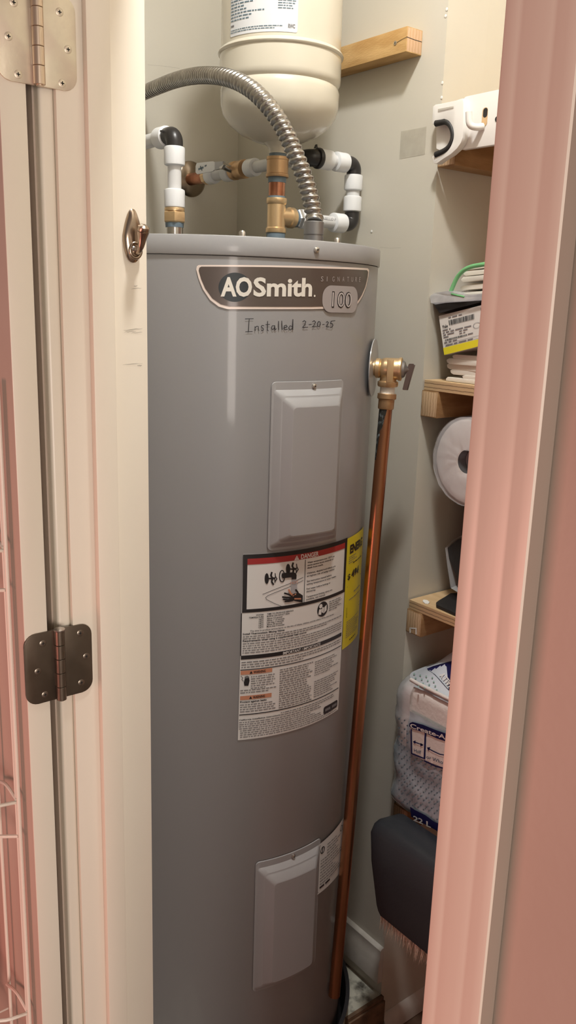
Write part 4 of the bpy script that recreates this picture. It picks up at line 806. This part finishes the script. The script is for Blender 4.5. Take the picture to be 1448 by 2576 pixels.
# wrapper: rounded box grid, front and left faces crinkled, open window showing the towels
def sup(u, v):   # u 0..1 around from back-left over the front to the right, v 0..1 from bottom to top
    L1, L2 = 0.16, XR2-XL; Ltot = L1+L2; s = u*Ltot; rr = 0.05
    if s < L1-rr: x, y = XL, YF+L1-s
    elif s < L1+rr*0.57:
        t = (s-(L1-rr))/(rr*1.57)*math.pi/2; x, y = XL+rr-rr*math.cos(t), YF+rr-rr*math.sin(t)
    else: x, y = XL+rr+(s-L1-rr*0.57), YF
    z = pz0+0.002+(ZT-pz0)*v
    if v > 0.85: k = (v-0.85)/0.15; y += 0.014*k*k; x += 0.045*k*k*max(0, 1-u/0.45)
    if v < 0.10: k = (0.10-v)/0.10; y += 0.018*k*k; x += 0.012*k*k if u < 0.5 else 0
    return Vector((x, y, z))
nu, nv = 60, 40; vs_ = []
for j in range(nv+1):
    for i in range(nu+1):
        p = sup(i/nu, j/nv); n1 = mnoise.noise(p*26); n2 = mnoise.noise(p*60+Vector((5, 2, 1)))
        kk = 0.0045*n1+0.003*(abs(n2)-0.25); p += Vector((kk*0.8 if i/nu < 0.42 else 0, kk, 0)); vs_.append(p)
WIN = lambda i, j: (0.55 < i/nu) and (0.70 < j/nv < 0.93)
fs1 = []; fs2 = []
for j in range(nv):
    for i in range(nu):
        q = (j*(nu+1)+i, j*(nu+1)+i+1, (j+1)*(nu+1)+i+1, (j+1)*(nu+1)+i)
        if 0.385 < i/nu and 0.775 < j/nv < 0.975: continue
        (fs2 if (i/nu < 0.385 and 0.50 < j/nv) else fs1).append(q)
body.add(vs_, fs1, 0); body.f += [list(q) for q in fs2]; body.m += [1]*len(fs2)
# sloping top panel
def ztop(x, y):
    k = min(1, max(0, (x+1.068)/0.075)); return ZT+0.052*k*k*(3-2*k)*max(0, (y-YF-0.014)/0.091)
tk = len(body.v); topf = [sup(i/nu, 1.0) for i in range(nu+1)]
for i in range(nu+1): body.v.append(topf[i]); body.v.append(Vector((topf[i].x-0.006, YF+0.105, ztop(topf[i].x-0.006, YF+0.105))))
for i in range(nu): body.f.append([tk+2*i, tk+2*i+2, tk+2*i+3, tk+2*i+1]); body.m.append(2)
wr = body.build('wrapper', [M_wrap, M_film_w, M_wraptop], pt, smooth=35, fix=False)
MB().tube(spline([sup(k/20, 1.0)+Vector((0, -0.002, 0)) for k in range(7, 21)], 3), 0.0035, 10).build('folded_edge', M_tissue, pt)
MB().box((XL+0.022, YF+0.009, pz0+0.003), (XR2, YF+0.18, ZT-0.006)).build('towel_roll', M_tissue, pt, bevel=0.022, bseg=5)
def PF(u, v, o=0.0062): return on(u, v, 1, YF-o)
gp_ = MB()
def P2(zx, zy, o=0.0062): return on(880+zx/3.81, 1620+zy/3.81, 1, YF-o)
lab = [(566, 775), (575, 755), (620, 752), (760, 800), (940, 870), (1100, 930), (1100, 1240), (905, 1195), (820, 1175), (715, 1120), (700, 1100), (585, 1055)]
gp_.flat([(575, 790), (720, 850), (1100, 985), (1100, 1235), (905, 1190), (725, 1120), (590, 1050)], lambda a, b: P2(a, b, 0.0048), 1)
gp_.stroke([(585, 820), (590, 1050), (700, 1095)], 12, P2, 0); gp_.stroke([(722, 850), (712, 1100)], 16, P2, 0); gp_.stroke([(712, 1120), (820, 1172), (905, 1195), (1100, 1240)], 12, P2, 0)
gp_.flat([(566, 790), (570, 758), (600, 748), (700, 775), (830, 828), (940, 865), (1120, 920), (1120, 990), (935, 940), (830, 905), (720, 852), (600, 815)], P2, 0)
text(gp_, 'Create-A-Size', 0, 0, 40, lambda u, v: P2(576+u, 800-v+u*0.345, 0.0068), 1, w=500, bold=0.02)
gp_.stroke([(610, 938), (696, 968)], 9, P2, 0); gp_.flat([(600, 936), (628, 924), (622, 958)], P2, 0); gp_.flat([(702, 972), (676, 948), (672, 982)], P2, 0)
gp_.stroke([(745, 1000), (800, 1030), (860, 1058), (1000, 1080)], 9, P2, 0); gp_.flat([(736, 992), (768, 990), (752, 1026)], P2, 0)
text(gp_, 'Half', 0, 0, 34, lambda u, v: P2(612+u, 1035-v+u*0.35, 0.0066), 0, w=66); text(gp_, 'or Whole', 0, 0, 34, lambda u, v: P2(732+u, 1098-v+u*0.36, 0.0066), 0, w=190)
text(gp_, '22 L', 0, 0, 46, lambda u, v: P2(604+u, 1690-v+u*0.42, 0.0085), 1, w=170, bold=0.03)
gp_.flat([(575, 1560), (620, 1590), (720, 1640), (800, 1700), (1000, 1790), (1000, 1860), (850, 1800), (720, 1730), (585, 1655)], lambda a, b: P2(a, b, 0.0072), 0)
rd = random.Random(4)
for r in range(22):
    for c in range(14):
        u = 470+c*52+(r % 2)*26; v = 720+r*42+c*17+rd.uniform(-5, 5)
        if 560 < u < 1120 and 740+(u-560)*0.34 < v < 1060+(u-560)*0.36: continue
        if v > 1560+(u-575)*0.5 or v < 700+(u-560)*0.34 or u > 1000: continue
        gp_.flat(circ(u, v, 8, 9, 8), lambda a, b: P2(a, b, 0.0058), 2)
# navy corner and printed top panel
def tw(a, b):
    x, y = 880+a/3.81, 1620+b/3.81; d = ray(x, y)      # meet the sloping top panel
    lo, hi = 1.2, 1.7
    for _ in range(30):
        t = (lo+hi)/2; q = d*t
        if q.z > ztop(q.x, q.y): lo = t
        else: hi = t
    return d*lo+Vector((0, -0.002, 0.0034))
nav = [(740, 250), (800, 225), (870, 205), (960, 180), (1040, 170), (1040, 540), (985, 480), (940, 440), (880, 370), (820, 305)]
for i in range(1, len(nav)-1): gp_.flat([nav[0], nav[i], nav[i+1]], tw, 0)
text(gp_, 'NALLY', 0, 0, 46, lambda u, v: tw(1012-u*0.6-v*0.8, 432-u*0.8+v*0.6)+Vector((0, -0.001, 0.0015)), 1, w=185, bold=0.02)
for k in range(16): gp_.flat(circ(620+(k % 4)*58+(k//4)*14, 300+(k//4)*40+(k % 4)*12, 8, 9, 8), tw, 3)
gp_.build('print', [M_navy, M_tissue, M_dot, M_greendot], pt)

# ================================================================== BROOM
brm = thing('push_broom', (-0.86, 1.045, -1.17), 'charcoal plastic broom head with tan bristles hanging below the paper towel pack', 'broom')
YB = 1.000
# head: cross-section in Y/Z swept along X with a rounded left end
sec = [(YB+0.002, -1.113), (YB, -1.100), (YB, -1.014), (YB+0.004, -0.959), (YB+0.015, -0.942), (YB+0.029, -0.938), (YB+0.082, -0.946), (YB+0.090, -0.956), (YB+0.090, -1.113)]
hd = MB(); stn = [(-1.007, 0.60), (-1.005, 0.80), (-0.999, 0.93), (-0.989, 1.0), (-0.957, 1.0), (-0.71, 1.0)]
N = len(sec); cyb, czb = YB+0.045, -1.024
for x, k in stn:
    for (y, z) in sec:
        xx = x+(0.033*max(0, (-0.976-z))/0.137 if x < -0.95 else 0)
        hd.v.append(Vector((xx, cyb+(y-cyb)*k, czb+(z-czb)*(0.5+0.5*k))))
for j in range(len(stn)-1):
    for i in range(N): hd.f.append([j*N+i, j*N+(i+1) % N, (j+1)*N+(i+1) % N, (j+1)*N+i]); hd.m.append(0)
hd.f.append(list(range(N))); hd.m.append(0); hd.f.append([(len(stn)-1)*N+i for i in reversed(range(N))]); hd.m.append(0)
hd.build('head', M_grey_broom, brm, smooth=50)
br = MB(); rb_ = random.Random(8)
for k in range(1500):
    x = rb_.uniform(-0.966, -0.72); y = rb_.uniform(YB+0.004, YB+0.080); L = rb_.uniform(0.022, 0.042) if rb_.random() < 0.93 else rb_.uniform(0.042, 0.062)
    dx, dy = rb_.uniform(-0.007, 0.006), rb_.uniform(-0.007, 0.004); w = 0.0010; top = Vector((x, y, -1.110)); bot = Vector((x+dx, y+dy, -1.110-L))
    br.add([top+Vector((-w, 0, 0)), top+Vector((w, 0, 0)), top+Vector((0, w*1.6, 0)), bot], [(0, 1, 3), (1, 2, 3), (2, 0, 3)])
bro = br.build('bristles', M_bristle, brm, smooth=0, fix=False); bro['kind'] = 'stuff'
MB().tube([(-0.765, YB+0.045, -0.935), (-0.765, YB+0.045, 0.36)], 0.0125, 16).build('handle', M_pine, brm)
